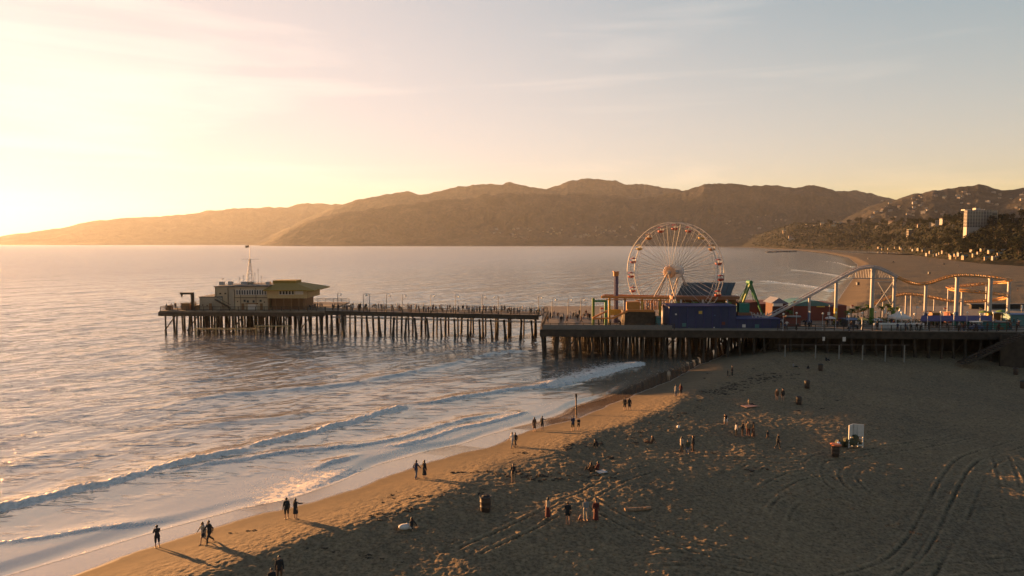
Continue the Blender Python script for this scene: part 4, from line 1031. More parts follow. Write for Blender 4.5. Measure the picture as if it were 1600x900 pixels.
t = thing('arcade_building', base(1250, 155), 'long low dark red building behind the lift hill of the coaster', 'building')
pbox(MB(), 1166, 475, 1240, 500, 157, 12, DZ).build('left_wing', DKRED, t)
pbox(MB(), 1240.3, 477, 1322, 503, 154, 12, DZ).build('right_wing', DKRED, t)
m = MB(); a, b = wx(1238, 154), wx(1304, 154); zz = wz(478, 154); prof = []
for i in range(11): k = i / 10; prof.append((a + (b - a) * k, 153.8, zz + 1.15 * math.sin(math.pi * k)))
m.prism(prof, (0, 9, 0)); m.build('curved_roof', TEAL, t)
pbox(MB(), 1276, 478.2, 1289, 480, 153.7, .1).build('sign', YELLOW, t)
t = thing('gabled_kiosk', base(1220, 149), 'small kiosk with grey gable roof and lit white sign', 'kiosk')
pbox(MB(), 1207, 473, 1231, 490, 150, 4, DZ).build('wall', mat('maroon_boards', (.055, .022, .018), .8), t)
a, b, c = at(1205, 474, 149.8), at(1217, 465.5, 149.8), at(1234, 474.5, 149.8)
MB().prism([a, b, c], (0, 5, 0)).build('roof', mat('slate_blue', (.12, .13, .17), .7), t)
pbox(MB(), 1208, 474.3, 1223, 478.5, 149.7, .12).build('sign', WHITE, t)

t = thing('ticket_barrier', base(1405, 137), 'long white and pale teal boarded barrier at the deck edge', 'barrier')
for i, (x0, x1) in enumerate(((1366, 1389), (1389.4, 1415), (1421, 1444))):
    q = pbox(MB(), x0, 505, x1, 513, 137.4, .5).build('upper_panel', WHITE, t); pbox(MB(), x0, 513.2, x1, 520, 137.5, .45, DZ).build('lower_panel', mat('pale_teal', (.20, .25, .25), .6), t)
t = thing('peaked_tent', base(1415, 143), 'white peaked tent with a sharp point behind the white barrier', 'tent')
m = MB(); cx_ = wx(1415, 143); h0, h1 = wz(496, 143), wz(481.5, 143); S4 = 1.65
ring = [[(-1, -1), (1, -1), (1, 1), (-1, 1)], [(-.45, -.45), (.45, -.45), (.45, .45), (-.45, .45)], [(-.12, -.12), (.12, -.12), (.12, .12), (-.12, .12)]]
P = [(cx_ + x * S4, 144.5 + y * S4, h0 + z) for r_, z in zip(ring, (0, .55, 1.2)) for x, y in r_] + [(cx_, 144.5, h1)]
m.add(P, [(j * 4 + i, j * 4 + (i + 1) % 4, (j + 1) * 4 + (i + 1) % 4, (j + 1) * 4 + i) for j in range(2) for i in range(4)] + [(8 + i, 8 + (i + 1) % 4, 12) for i in range(4)])
m.add([(cx_ + x * S4, 144.5 + y * S4, h0 + z) for z in (0, -.4) for x, y in ring[0]], [(i + 4, (i + 1) % 4 + 4, (i + 1) % 4, i) for i in range(4)])
m.build('canopy', CANVAS, t)
for x, y in ring[0]: MB().tube((cx_ + x * S4 * .96, 144.5 + y * S4 * .96, DZ), (cx_ + x * S4 * .96, 144.5 + y * S4 * .96, h0), .06).build('pole', WHITE, t)
t = thing('long_awning_stall', base(1495, 140), 'long stall under a flat purple awning near the deck edge', 'stall')
a, b = at(1440, 493, 142), at(1550, 493, 142); c, d = at(1550, 501, 140), at(1438, 501, 140)
MB().prism([a, b, c, d], (0, 0, -.15)).build('awning', PURPLE, t)
m = MB()
for px in (1441, 1468, 1495, 1522, 1547): pbox(m, px, 500.5, px + 1.2, 518, 140.1, .15, DZ)
m.build('pole', DARK, t)
pbox(MB(), 1500, 501.5, 1546, 518, 142, 2.5, DZ).build('counter', mat('deep_green', (.02, .13, .10)), t)
for px in (1514, 1524): pbox(MB(), px, 504, px + 6, 510, 141.9, .08).build('window', mat('pale_teal', (.20, .25, .25)), t)
t = thing('green_booth', base(1560, 138), 'dark green flat roofed booth at the right end of the purple awning', 'booth')
pbox(MB(), 1551, 505, 1580, 521, 138.2, 3, DZ).build('wall', mat('deep_green', (.02, .13, .10)), t); pbox(MB(), 1549, 503.5, 1582, 505, 137.9, 3.6).build('roof', DARK, t); pbox(MB(), 1560, 511, 1568, 521, 138.1, .08, DZ).build('door', BROWN, t)
t = thing('corner_booth', base(1535, 138), 'narrow dark teal booth left of the dark green booth', 'booth')
pbox(MB(), 1538, 503.5, 1549, 522, 137.6, 2, DZ).build('wall', mat('deep_teal', (.02, .10, .11), .6), t); pbox(MB(), 1537, 502, 1550, 503.4, 137.3, 2.6).build('roof', DARK, t)
STALLS = [  # x0,x1,ytop,yfloor? ,Y, roof material, wall material, label
 (1578, 1604, 489, 143, BLUE, TEAL, 'blue roofed stall cut by the right edge of the picture'),
 (1550, 1572, 486, 147, CANVAS, BROWN, 'stall with a dirty white roof under the right coaster curve'),
 (1456, 1469, 486, 146, mat('tan_canvas', (.45, .26, .12), .8), BROWN, 'stall with a slanted tan roof right of the peaked tent'),
 (1484, 1494, 487, 149, mat('tan_canvas', (.45, .26, .12)), DKRED, 'small tan roofed stall behind the purple awning'),
 (1322, 1340, 497, 142, BLUE, DARK, 'low blue topped stall between the yellow and green coaster columns'),
 (1026, 1034, 494, 141.5, TEAL, TEAL, 'narrow teal booth at the left end of the blue hall'),
 (1036, 1045, 479, 145, GREY, GREY, 'small grey booth between wheel legs and blue hall'),
 (1228, 1252, 493, 143, DARK, DKRED, 'low dark stall under the middle of the lift hill')]
for x0, x1, y0, Y, rm, wm, lb in STALLS:
    t = thing('market_stall', base((x0 + x1) / 2, Y), lb, 'stall', 'small stalls on the pier')
    pbox(MB(), x0 + 1, y0 + 2.4, x1 - 1, 510, Y + .3, 2.2, DZ).build('counter', wm, t)
    m = MB(); a, b = at(x0, y0 + 2.4, Y), at(x1, y0 + 2.4, Y); c, d = at(x1 - 1, y0, Y + 1.6), at(x0 + 1, y0, Y + 1.6)
    m.prism([a, b, c, d], (0, 0, -.12)); m.prism([c, d, (a.x, Y + 3.4, a.z), (b.x, Y + 3.4, b.z)], (0, 0, -.12)); m.build('roof', rm, t)
t = thing('stone_planter_wall', base(1420, 190), 'long low dark wall behind the coaster at the back of the deck', 'wall')
pbox(MB(), 1518, 476, 1640, 486, 182, 1, DZ).build('wall', PILE, t); pbox(MB(), 1516, 475, 1642, 476.2, 181.8, 1.4).build('coping', DARK, t)
UMB = [(1348, 496, 144, YELLOW, 'yellow'), (1461, 498, 143, ORANGE, 'orange'), (1565, 484, 146, LGREEN, 'yellow green'), (1372, 497, 146, CANVAS, 'white'), (1538, 485, 148, LGREEN, 'pale green'), (1298, 494, 146, CANVAS, 'cream')]
for px, py, Y, mt, cl in UMB:
    p = at(px, py, Y); t = thing('parasol', (p.x, Y, DZ), f'open {cl} parasol among the pier stalls', 'parasol', 'parasols on the pier')
    MB().lathe((p.x, Y, p.z - .45), [(1.15, 0), (.8, .2), (.35, .38), (.03, .45)], 8).build('canopy', mt, t); MB().tube((p.x, Y, DZ), (p.x, Y, p.z), .04).build('pole', WHITE, t)
# signs with coloured faces seen as small bright patches
for i, (px, py, w_, h, Y, mt, lb) in enumerate(((1287, 529.5, 3.5, 6, 135.8, CANVAS, 'white sign hung on the pier edge below the lift hill'), (1319, 530, 4.5, 6.5, 135, CANVAS, 'white sign hung on the pier edge below the green column'),
        (1295, 490, 4, 5, 145, CANVAS, 'white sign left of the yellow column'), (1383, 486, 3, 8, 147, CANVAS, 'tall white sign between the palms'), (1255, 518, 5, 3.2, 138, CANVAS, 'low pale sign at the deck edge under the lift hill'),
        (1338, 519, 6, 3.5, 138, CANVAS, 'low white sign at the deck edge left of the white barrier'), (1597, 480, 3, 7, 145, WHITE, 'narrow white sign at the right picture edge'))):
    p = at(px, py, Y); t = thing('sign', (p.x, Y, p.z), lb, 'sign')
    MB().box((p.x, Y, p.z), (w_ * .127, .1, h * .127)).build('board', mt, t); MB().box((p.x, Y + .1, p.z - h * .06 - .3), (.08, .08, .8)).build('bracket', DARK, t)

GL = thing('globe_lamp', (0, 0, -50), 'lamp', 'lamp post', 'globe lamps on the amusement deck')
MB().lathe((0, 0, -50), [(.12, 0), (.12, .25), (.06, .4), (.045, 3.1)], 8).build('pole', GREY, GL); MB().ball((0, 0, -46.72), .2, n=12, rings=8).build('globe', LAMPM, GL)
for i in range(18):
    px = 1226 + i * 20.6; Y = 136 + (i * 37 % 5); o = GL if i == 0 else copy_tree(GL, (0, 0, 0))
    o.location = (wx(px, Y), Y, DZ); o['label'] = f'small white globe lamp, {ORD[i]} from the left on the deck right of the blue hall'
FL = [(938, 480, 148, RED), (1012, 470, 150, BLUE), (1040, 470, 149, YELLOW), (1158, 462, 152, RED), (1240, 470, 152, YELLOW), (1296, 476, 150, BLUE), (1330, 476, 148, RED), (1432, 478, 147, WHITE), (1475, 480, 150, RED), (1530, 480, 150, YELLOW)]
for i, (px, py, Y, mt) in enumerate(FL):
    p = at(px, py, Y); t = thing('flagpole', (p.x, Y, DZ), f'slim pole with a small pennant, {ORD[i]} from the left over the amusement deck', 'flagpole', 'pennant poles on the deck')
    MB().tube((p.x, Y, DZ), (p.x, Y, p.z), .05, .03, 6).build('pole', GREY, t); MB().prism([(p.x, Y, p.z), (p.x, Y, p.z - .5), (p.x + .9, Y + .2, p.z - .3)], (0, .03, 0)).build('pennant', mt, t)

# parked white service cart
t = thing('service_cart', base(1525, 136.5), 'white and blue service cart parked below the purple awning', 'cart')
c = at(1525, 520, 136.5); c.z = DZ
m = MB(); m.box((c.x, c.y, DZ + .65), (2.2, 1.2, .5)); m.box((c.x - .2, c.y, DZ + 1.0), (1.5, 1.1, .3)); m.build('body', BLUE, t)
m = MB(); m.box((c.x - .1, c.y, DZ + 1.75), (1.9, 1.3, .12)); m.build('roof', WHITE, t)
m = MB()
for sx in (-.85, .75):
    for sy in (-.5, .5): m.tube((c.x + sx, c.y + sy, DZ + .9), (c.x + sx, c.y + sy, DZ + 1.7), .03)
m.build('roof_post', WHITE, t)
for sx in (-.75, .75):
    for sy in (-.62, .62): MB().tube((c.x + sx, c.y + sy - .07, DZ + .28), (c.x + sx, c.y + sy + .07, DZ + .28), .28, .28, 12).build('wheel', DARK, t)

# ------------------------------------------------------------------ foliage
def leaf_mat(name, c0, c1):
    m, nt, b = new_mat(name); N, L = nt.nodes, nt.links
    g = N.new('ShaderNodeNewGeometry'); r = N.new('ShaderNodeValToRGB')
    r.color_ramp.elements[0].color = (*c0, 1); r.color_ramp.elements[1].color = (*c1, 1)
    L.new(g.outputs['Random Per Island'], r.inputs['Fac']); L.new(r.outputs['Color'], b.inputs['Base Color']); b.inputs['Roughness'].default_value = .9; sock(b, 'Specular IOR Level', 'Specular').default_value = .04
    return m
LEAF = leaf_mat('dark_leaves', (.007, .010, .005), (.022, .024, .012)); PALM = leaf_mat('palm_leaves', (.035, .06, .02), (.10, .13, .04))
BARK = mat('bark', (.10, .075, .05), .9)
def tree_proto(i, h, w_, n=420):
    rr = random.Random(i); t = thing('tree', (0, 0, -80), 'tree', 'tree', 'trees on the coastal bluff'); m = MB()
    m.tube((0, 0, -80.5), (.2, .1, -80 + h * .5), h * .035, h * .018, 7)
    for k in range(5):
        a = k * 1.26 + rr.random(); m.tube((.1, 0, -80 + h * (.25 + .05 * k)), (w_ * .33 * math.cos(a), w_ * .33 * math.sin(a), -80 + h * (.55 + .06 * k)), h * .014, h * .006, 5)
    m.build('trunk', BARK, t)
    cl = [(rr.uniform(-.32, .32) * w_, rr.uniform(-.32, .32) * w_, h * rr.uniform(.38, .86), rr.uniform(.16, .30) * w_) for _ in range(11)]
    m = MB()
    for _ in range(n):
        cx_, cy_, cz_, r_ = rr.choice(cl); d = Vector((rr.gauss(0, 1), rr.gauss(0, 1), rr.gauss(0, .75))).normalized() * r_ * rr.uniform(.6, 1.08)
        p = Vector((cx_, cy_, cz_ - 80)) + d; s_ = w_ * rr.uniform(.03, .065); u = Vector((rr.gauss(0, 1), rr.gauss(0, 1), rr.gauss(0, 1))).normalized(); v = u.cross(Vector((rr.gauss(0, 1), rr.gauss(0, 1), rr.gauss(0, 1)))).normalized()
        m.add([p - u * s_ - v * s_ * .6, p + u * s_ * .2 - v * s_, p + u * s_ + v * s_ * .5, p - u * s_ * .3 + v * s_], [(0, 1, 2, 3)])
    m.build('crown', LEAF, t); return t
protos = [tree_proto(i, h, w_) for i, (h, w_) in enumerate(((9, 9), (12, 9), (8, 11), (14, 10), (7, 8)))]
KIND = ['round crowned', 'tall', 'broad low', 'tall dark', 'small bushy']
rt = random.Random(21); used = set(); cnt = 0
def put(protos_, k, loc, rz, sc, label):
    if k in used or True:
        if k not in used: used.add(k); o = protos_[k]; o.location = loc; o.rotation_euler = (0, 0, rz); o.scale = (sc,) * 3; o['label'] = label; return o
        return copy_tree(protos_[k], loc, rz, sc, label)
tries = 0
while cnt < 285 and tries < 6000:
    tries += 1
    px = rt.triangular(1240, 1610, 1560); A_ = PXC(px); r0 = float(np.interp(A_, bx, br)); dep = 0.22 * r0 + 60
    u_ = rt.choice((rt.uniform(.02, .3), rt.uniform(.3, 1.1), rt.uniform(.85, 1.12)))
    rr_ = r0 + 10 + u_ * dep; z = float(bluff_z(np.array([A_]), np.array([rr_]))[0])
    s_ = rt.uniform(.8, 1.4) * (1 + max(0, (rr_ - 1500) / 2500))
    k = rt.randrange(5); zone = 'at the foot' if u_ < .3 else ('on the flank' if u_ < .85 else 'on the rim')
    side = 'left of the small pale tower' if px < 1415 else ('between small tower and hotel' if px < 1505 else ('below the white hotel' if px < 1560 else 'right of the white hotel'))
    put(protos, k, (rr_ * math.sin(A_), rr_ * math.cos(A_), z - .3), rt.uniform(0, 6.28), s_, f'{KIND[k]} tree {zone} of the bluff, {side}'.replace('dark dark', 'dark')); cnt += 1
m = MB(); rsb = np.random.RandomState(8)
for _ in range(5200):
    px = 1175 + 440 * rsb.rand() ** .8; A_ = PXC(px); r0 = float(np.interp(A_, bx, br)); u_ = rsb.rand() * 1.15; rr_ = r0 + 14 + u_ * (0.22 * r0 + 60)
    z = float(bluff_z(np.array([A_]), np.array([rr_]))[0]); q = rsb.uniform(1.2, 3.2) * (1 + max(0, (rr_ - 1300) / 1800)); m.ball((rr_ * math.sin(A_), rr_ * math.cos(A_), z + .1 * q), q, (1.1, 1.1, .6), 6, 4, .25)
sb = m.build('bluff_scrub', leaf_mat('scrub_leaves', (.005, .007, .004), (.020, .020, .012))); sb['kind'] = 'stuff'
def palm_proto(h=7.0):
    rr = random.Random(5); t = thing('palm_tree', (0, 0, -80), 'palm', 'palm tree', 'palms on the pier'); m = MB()
    m.path([(0, 0, -80.2), (.1, 0, -80 + h * .4), (.25, .05, -80 + h)], .16, 7); m.build('trunk', BARK, t); m = MB()
    for k in range(22):
        a = k * 2.4; el = rr.uniform(-.2, 1.1); d = Vector((math.cos(a), math.sin(a), 0)); s_ = Vector((-math.sin(a), math.cos(a), 0)); p = Vector((.25, .05, -80 + h)); L_ = rr.uniform(1.7, 2.4); prev = None
        for j in range(7):
            q = j / 6; c_ = p + d * L_ * q * math.cos(el * (1 - q)) + Vector((0, 0, L_ * (math.sin(el) * q - .75 * q * q))); w2 = .30 * math.sin(math.pi * min(.96, q + .08)) + .02
            cur = (c_ - s_ * w2 - Vector((0, 0, w2 * .5)), c_, c_ + s_ * w2 - Vector((0, 0, w2 * .5)))
            if prev: m.add([prev[0], prev[1], cur[1], cur[0], prev[2], cur[2]], [(0, 1, 2, 3), (1, 4, 5, 2)])
            prev = cur
    m.build('crown', PALM, t); return t
pp = palm_proto()
PL = [(1330, 486, 147), (1341, 482, 149), (1350, 485, 151), (1357, 480, 152), (1376, 482, 151), (1387, 479, 149), (1393, 484, 147), (1404, 483, 152), (1325, 490, 145), (1232, 488, 144)]
for i, (px, py, Y) in enumerate(PL):
    p = at(px, py, Y); sc = (p.z + .3 - DZ) / 7.0
    o = pp if i == 0 else copy_tree(pp, (0, 0, 0), i * 1.3, sc)
    o.location = (p.x, Y, DZ); o.scale = (sc * 1.05, sc * 1.05, sc); o['label'] = f"leafy palm, {ORD[i]} counted along the pier row behind the coaster columns"
def shrub(px, py, Y, r, lb):
    rr = random.Random(int(px)); p = at(px, py, Y); m = MB()
    for _ in range(150):
        d = Vector((rr.gauss(0, 1), rr.gauss(0, .7), abs(rr.gauss(0, .8)))).normalized() * r * rr.uniform(.5, 1); q = Vector((p.x, Y, DZ)) + d; s_ = .14
        u = Vector((rr.gauss(0, 1), rr.gauss(0, 1), rr.gauss(0, 1))).normalized(); v = u.cross(Vector((.3, .5, .9))).normalized(); m.add([q - u * s_, q - v * s_, q + u * s_, q + v * s_], [(0, 1, 2, 3)])
    t = thing('shrub', (p.x, Y, DZ), lb, 'shrub', 'shrubs on the pier'); m.build('foliage', PALM, t); MB().tube((p.x, Y, DZ), (p.x, Y, DZ + r * .6), .08).build('stem', BARK, t)
for i, (px, r) in enumerate(((1326, 1.7), (1337, 2.0), (1350, 2.1), (1372, 1.8), (1381, 2.1), (1392, 1.9), (1402, 2.0), (1453, 1.6), (1470, 1.5), (1430, 1.6), (1310, 1.3))):
    shrub(px, 500, 145 + (i % 3), r, f'leafy green shrub, {ORD[i]} in the planting order along the coaster foot')
# distant palms standing dark on the far beach
pd = palm_proto(9); pd['group'] = 'palms on the far beach'
for i, (px, py, hh) in enumerate(((1357, 396, 10), (1360, 395, 9), (1453, 410, 9))):
    p = on_plane(px, py, 1.5); Yd = p.y; sc = hh / FPX * Yd / 9
    o = pd if i == 0 else copy_tree(pd, p, i)
    o.location = p; o.scale = (sc,) * 3; o['group'] = 'palms on the far beach'; o['label'] = ('dark palm, left one of the pair on the far beach', 'dark palm, right one of the pair on the far beach', 'dark lone palm on the far beach right of the pair')[i]

# ------------------------------------------------------------------ far buildings
HMAT = [mat('house_white', (.18, .155, .125), .7), mat('house_tan', (.22, .17, .12), .8), mat('house_grey', (.20, .19, .18), .8)]; ROOF = [mat('roof_tile', (.12, .06, .04), .85), mat('roof_grey', (.08, .13, .13), .85), mat('roof_flat', (.2, .19, .18), .8)]
def house_proto(i, w_, d_, h, gable, win=True):
    t = thing('house', (0, 0, -120), 'house', 'house'); z = -120
    MB().box((0, 0, z + h / 2 - 3), (w_, d_, h + 6)).build('wall', HMAT[i % 3], t)
    m = MB(); e = .6
    if gable: m.prism([(-w_ / 2 - e, -d_ / 2 - e, z + h), (-w_ / 2 - e, d_ / 2 + e, z + h), (-w_ / 2 - e, 0, z + h + d_ * .28)], (w_ + 2 * e, 0, 0))
    else: m.box((0, 0, z + h + .25), (w_ + e, d_ + e, .5)); m.box((w_ * .15, 0, z + h + 1.2), (w_ * .3, d_ * .4, 1.6))
    m.build('roof', ROOF[i % 3] if gable else ROOF[2], t)
    for s_ in (-1, 1):
        m = MB()
        for k in range(4):
            for f in range(max(1, int(h // 3))): m.box((-w_ / 2 + w_ * (k + .5) / 4, s_ * d_ / 2, z + 1.9 + f * 3), (w_ * .13, .12, 1.5))
        m.build('window_band', GLASS, t)
    return t
hp = [house_proto(0, 15, 11, 6.5, True), house_proto(1, 19, 12, 7, True), house_proto(2, 22, 13, 8, False), house_proto(3, 13, 10, 9, False)]
HK = ['white tiled-roof', 'tan gabled', 'long flat-roofed grey', 'tall flat-roofed white']
hused = set(); rh = random.Random(4)
def hill_point(px, py):
    """where the line of sight through px, py meets the far ground"""
    d = ray(px, py); A_ = math.atan2(d.x, d.y); hor = math.hypot(d.x, d.y)
    rs_ = np.geomspace(600, 15000, 900); zz = CAM_H + d.z / hor * rs_
    g_ = np.maximum(hill_z(np.full(900, A_), rs_), -5); g_ = np.where(A_ > PXC(1100), np.maximum(g_, np.where(rs_ < 6500, bluff_z(np.full(900, A_), rs_), -99)), g_)
    k = np.argmax(g_ > zz)
    if not (g_ > zz).any(): return None
    return Vector((rs_[k] * math.sin(A_), rs_[k] * math.cos(A_), float(g_[k])))
ZONES = [ # n, x0, x1, y0, y1, size, place, group
 (30, 770, 905, 358, 373, 1.15, 'on the shore slope left of the ferris wheel', 'houses at the foot of the hills'),
 (32, 900, 1000, 352, 372, 1.15, 'on the slope just left of the wheel rim', 'houses at the foot of the hills'),
 (18, 1130, 1240, 338, 376, 1.1, 'on the slope right of the ferris wheel', 'houses at the foot of the hills'),
 (10, 1040, 1110, 374, 379, 1.0, 'on the shore seen through the wheel', 'houses at the foot of the hills'),
 (44, 1345, 1500, 305, 342, .95, 'on the hillside left of the hotel', 'houses on the right hillside'),
 (20, 1500, 1600, 300, 336, .95, 'on the hillside above the hotel', 'houses on the right hillside'),
 (26, 1245, 1500, 346, 356, .8, 'among trees on the bluff rim', 'houses on the bluff')]
for n_, x0, x1, y0, y1, sz, place, grp in ZONES:
    for _ in range(n_):
        px, py = rh.uniform(x0, x1), rh.uniform(y0, y1); p = hill_point(px, py)
        if p is None: continue
        k = rh.randrange(4); vt = 'upper' if py < (y0 + y1) / 2 else 'lower'; hz_ = 'left half' if px < (x0 + x1) / 2 else 'right half'
        lb = f'{HK[k]} house {place}, {vt} {hz_}'; sc = sz * rh.uniform(.6, 1.2); rz = math.atan2(-p.x, p.y) + rh.uniform(-.5, .5); loc = (p.x, p.y, p.z - 1)
        if k not in hused: hused.add(k); o = hp[k]; o.location = loc; o.rotation_euler = (0, 0, rz); o.scale = (sc,) * 3; o['label'] = lb
        else: o = copy_tree(hp[k], loc, rz, sc, lb)
        o['group'] = grp
# beach front houses at the foot of the bluff, catching the low sun
for i in range(46):
    if i < 34: px = 1372 + i * 3.9 + rh.uniform(-1, 1); py = float(np.interp(px, [1370, 1440, 1500], [391, 394, 402])) + rh.uniform(-2, 2)
    else: px = 1500 + (i - 34) * 6.0 + rh.uniform(-2, 2); py = float(np.interp(px, [1500, 1600], [404, 398])) + rh.uniform(-7, 5)
    if i in (3, 5, 6, 8, 11, 12, 15, 17, 22, 27): continue
    A_ = PXC(px); r0 = float(np.interp(A_, bx, br)); rr_ = r0 + rh.uniform(-2, 45) if i < 34 else r0 + rh.uniform(5, 60)
    z = max(1.2, float(bluff_z(np.array([A_]), np.array([rr_]))[0])); k = rh.choice((0, 0, 1, 1, 1, 2)); sc = rh.uniform(.22, .42) * (rr_ / 1100) ** .35
    o = copy_tree(hp[k], (rr_ * math.sin(A_), rr_ * math.cos(A_), z), rh.uniform(-.6, .2), sc, f'small {HK[k]} house by the beach, {ORD[i % 20]} of the {("far", "middle", "near")[i // 20]} stretch below the bluff'); o['group'] = 'houses along the far beach'

def tower(name, px0, px1, ytop, ybase, D, depth, floors, cols, label, mt):
    x0, x1 = wx(px0, D), wx(px1, D); zt, zb = wz(ytop, D), wz(ybase, D) - 15; t = thing(name, ((x0 + x1) / 2, D, zb), label, 'building')
    c = MB().box(((x0 + x1) / 2, D + depth / 2, (zt + zb) / 2), (x1 - x0, depth, zt - zb)).build('wall', mt, t)
    for f in range(floors):
        z = wz(ybase - 2, D) + (zt - wz(ybase - 2, D)) * (f + .5) / floors; m = MB()
        for k in range(cols): m.box((x0 + (x1 - x0) * (k + .5) / cols, D, z), ((x1 - x0) / cols * .68, 1.0, (zt - zb) / floors * .36))
        for k in range(5): m.box((x0, D + depth * (k + .5) / 5, z), (1.0, depth / 5 * .6, (zt - zb) / floors * .36))
        m.build('window_row', GLASS, t)
    return t, x0, x1, zt
t, x0, x1, zt = tower('hotel_tower', 1508, 1546, 328.5, 357, 1090, 8, 12, 9, 'white high rise hotel block standing on the bluff at the right', mat('hotel_concrete', (.26, .24, .22), .7))
m = MB(); m.box(((x0 + x1) / 2 + 3, 1102, zt + 2.0), (7, 8, 4)); m.box((x0 + 7, 1104, zt + 1.0), (10, 9, 2)); m.box((x1 - 7, 1106, zt + 1.2), (8, 9, 2.4)); m.build('rooftop_plant', mat('hotel_concrete', (.26, .24, .22)), t)
m = MB(); xa = wx(1546.3, 1096); m.box((xa + 5, 1105, (zt + 20) / 2), (10, 16, zt - 20)); m.build('side_wing', GREYW, t)
m = MB()
for f in range(12): m.box((xa + 5, 1096.8, 44 + f * (zt - 46) / 12), (7, .6, 1.3))
m.build('side_windows', GLASS, t)
t, x0, x1, zt = tower('pale_tower', 1418, 1425, 358.5, 377, 1790, 10, 6, 2, 'slim pale tower block at the middle of the bluff', HMAT[0])
t = thing('apartment_building', base(1432, 1560, 40), 'low grey apartment block beside the slim pale tower', 'building')
pbox(MB(), 1426, 358.5, 1444, 366, 1830, 15).build('wall', GREYW, t)
m = MB()
for i in range(8): pbox(m, 1427 + i * 2.1, 360.4, 1428.2 + i * 2.1, 362, 1829.3, .8)
m.build('window_band', GLASS, t); pbox(MB(), 1425.6, 357.8, 1444.4, 358.4, 1829, 17).build('roof', ROOF[1], t)
for i, (px, py, wpx, hpx) in enumerate(((1560, 350, 10, 6), (1571, 346, 12, 9), (1583, 349, 10, 7), (1593, 347, 12, 8))):
    Dd = 1150; t = thing('apartment_building', base(px, Dd, 40), f"{ORD[i]} of the sunlit apartment blocks right of the hotel", 'building', 'apartment blocks on the bluff')
    pbox(MB(), px, py - hpx / 2, px + wpx, py + hpx / 2 + 6, Dd, 14).build('wall', HMAT[1 if i % 2 else 0], t); m = MB()
    for a_ in range(3):
        for b_ in range(4): pbox(m, px + .6 + b_ * wpx / 4, py - hpx / 2 + 1 + a_ * hpx / 3, px + .6 + b_ * wpx / 4 + wpx / 7, py - hpx / 2 + 1.1 + a_ * hpx / 3 + hpx / 7, Dd - .5, .7)
    m.build('window_band', GLASS, t); pbox(MB(), px - .4, py - hpx / 2 - .7, px + wpx + .4, py - hpx / 2, Dd - 1, 16).build('roof', ROOF[i % 2], t)
# rocky groyne running out into the bay
rg_ = random.Random(9); m = MB()
for i in range(70):
    k = i / 69; p = on_plane(1198 + 45 * k, 394.3 - 1.2 * k + rg_.uniform(-.15, .15), .4); m.ball((p.x, p.y, rg_.uniform(-.5, 1.2)), rg_.uniform(3, 6), (1, 1, .5), 6, 4, .25)
g_ = m.build('rock_groyne', mat('dark_rock', (.06, .055, .05), .9)); recenter(g_); tag(g_, 'dark low rock groyne reaching into the bay', 'groyne')
# lifeguard huts on the far beach
def hut_proto():
    t = thing('lifeguard_hut', (0, 0, -60), 'hut', 'lifeguard hut', 'lifeguard huts on the far beach'); z = -60; m = MB()
    for x in (-1.2, 1.2):
        for y in (-1.2, 1.2): m.tube((x, y, z - .3), (x, y, z + 1.6), .09)
    m.box((0, 0, z + 1.65), (3.4, 3.4, .12)); m.bar((1.6, -.5, z + 1.6), (4.2, -.5, z), .9, .1); m.build('deck_frame', TIMBER, t)
    MB().box((0, .2, z + 2.8), (2.3, 2.2, 2.2)).build('cabin', mat('hut_blue', (.05, .05, .055), .6), t); MB().prism([(-1.6, -1.5, z + 3.9), (1.6, -1.5, z + 3.9), (1.6, 1.7, z + 4.15), (-1.6, 1.7, z + 4.15)], (0, 0, .14)).build('roof', DARK, t)
    MB().box((0, -.92, z + 2.95), (1.6, .06, .9)).build('window', GLASS, t); return t
hpr = hut_proto()
for i, (px, py) in enumerate(((1357, 406), (1396, 411), (1452, 430), (1475, 415), (1340, 448))):
    p = ground(px, py); o = hpr if i == 0 else copy_tree(hpr, (0, 0, 0), i * .8)
    o.location = p; o.scale = (.55,) * 3; o['label'] = ('hut below the pair of palms', 'hut on the open sand near the lift hill crest', 'hut behind the dip of the orange track', 'hut on the wide sand above the coaster', 'hut near the waterline left of the coaster crest')[i] + ' of the far beach'; o['label'] = 'lifeguard ' + o['label']
# ------------------------------------------------------------------ people
SKIN = mat('skin', (.34, .19, .12), .6, var=.05); HAIRD = mat('dark_hair', (.02, .015, .012), .6)
CLOTH = {k: mat('cloth_' + k, c, .9, var=.15, scale=6) for k, c in dict(black=(.018, .018, .02), navy=(.02, .028, .06), grey=(.16, .16, .16), white=(.42, .40, .38), cream=(.28, .24, .19), red=(.075, .02, .018), brown=(.09, .05, .03), blue=(.10, .18, .35), olive=(.06, .06, .035), denim=(.05, .075, .12), pink=(.22, .13, .11), tan=(.25, .17, .10)).items()}
def cap(m, p, q, r0, r1, n=8):
    m.tube(p, q, r0, r1, n); m.ball(p, r0, n=n, rings=5); m.ball(q, r1, n=n, rings=5)
def remeshed(m, name, mt, parent, vox):
    o = m.build(name, mt, parent); md = o.modifiers.new('skin', 'REMESH'); md.mode = 'VOXEL'; md.voxel_size = vox; md.use_smooth_shade = True
    return o
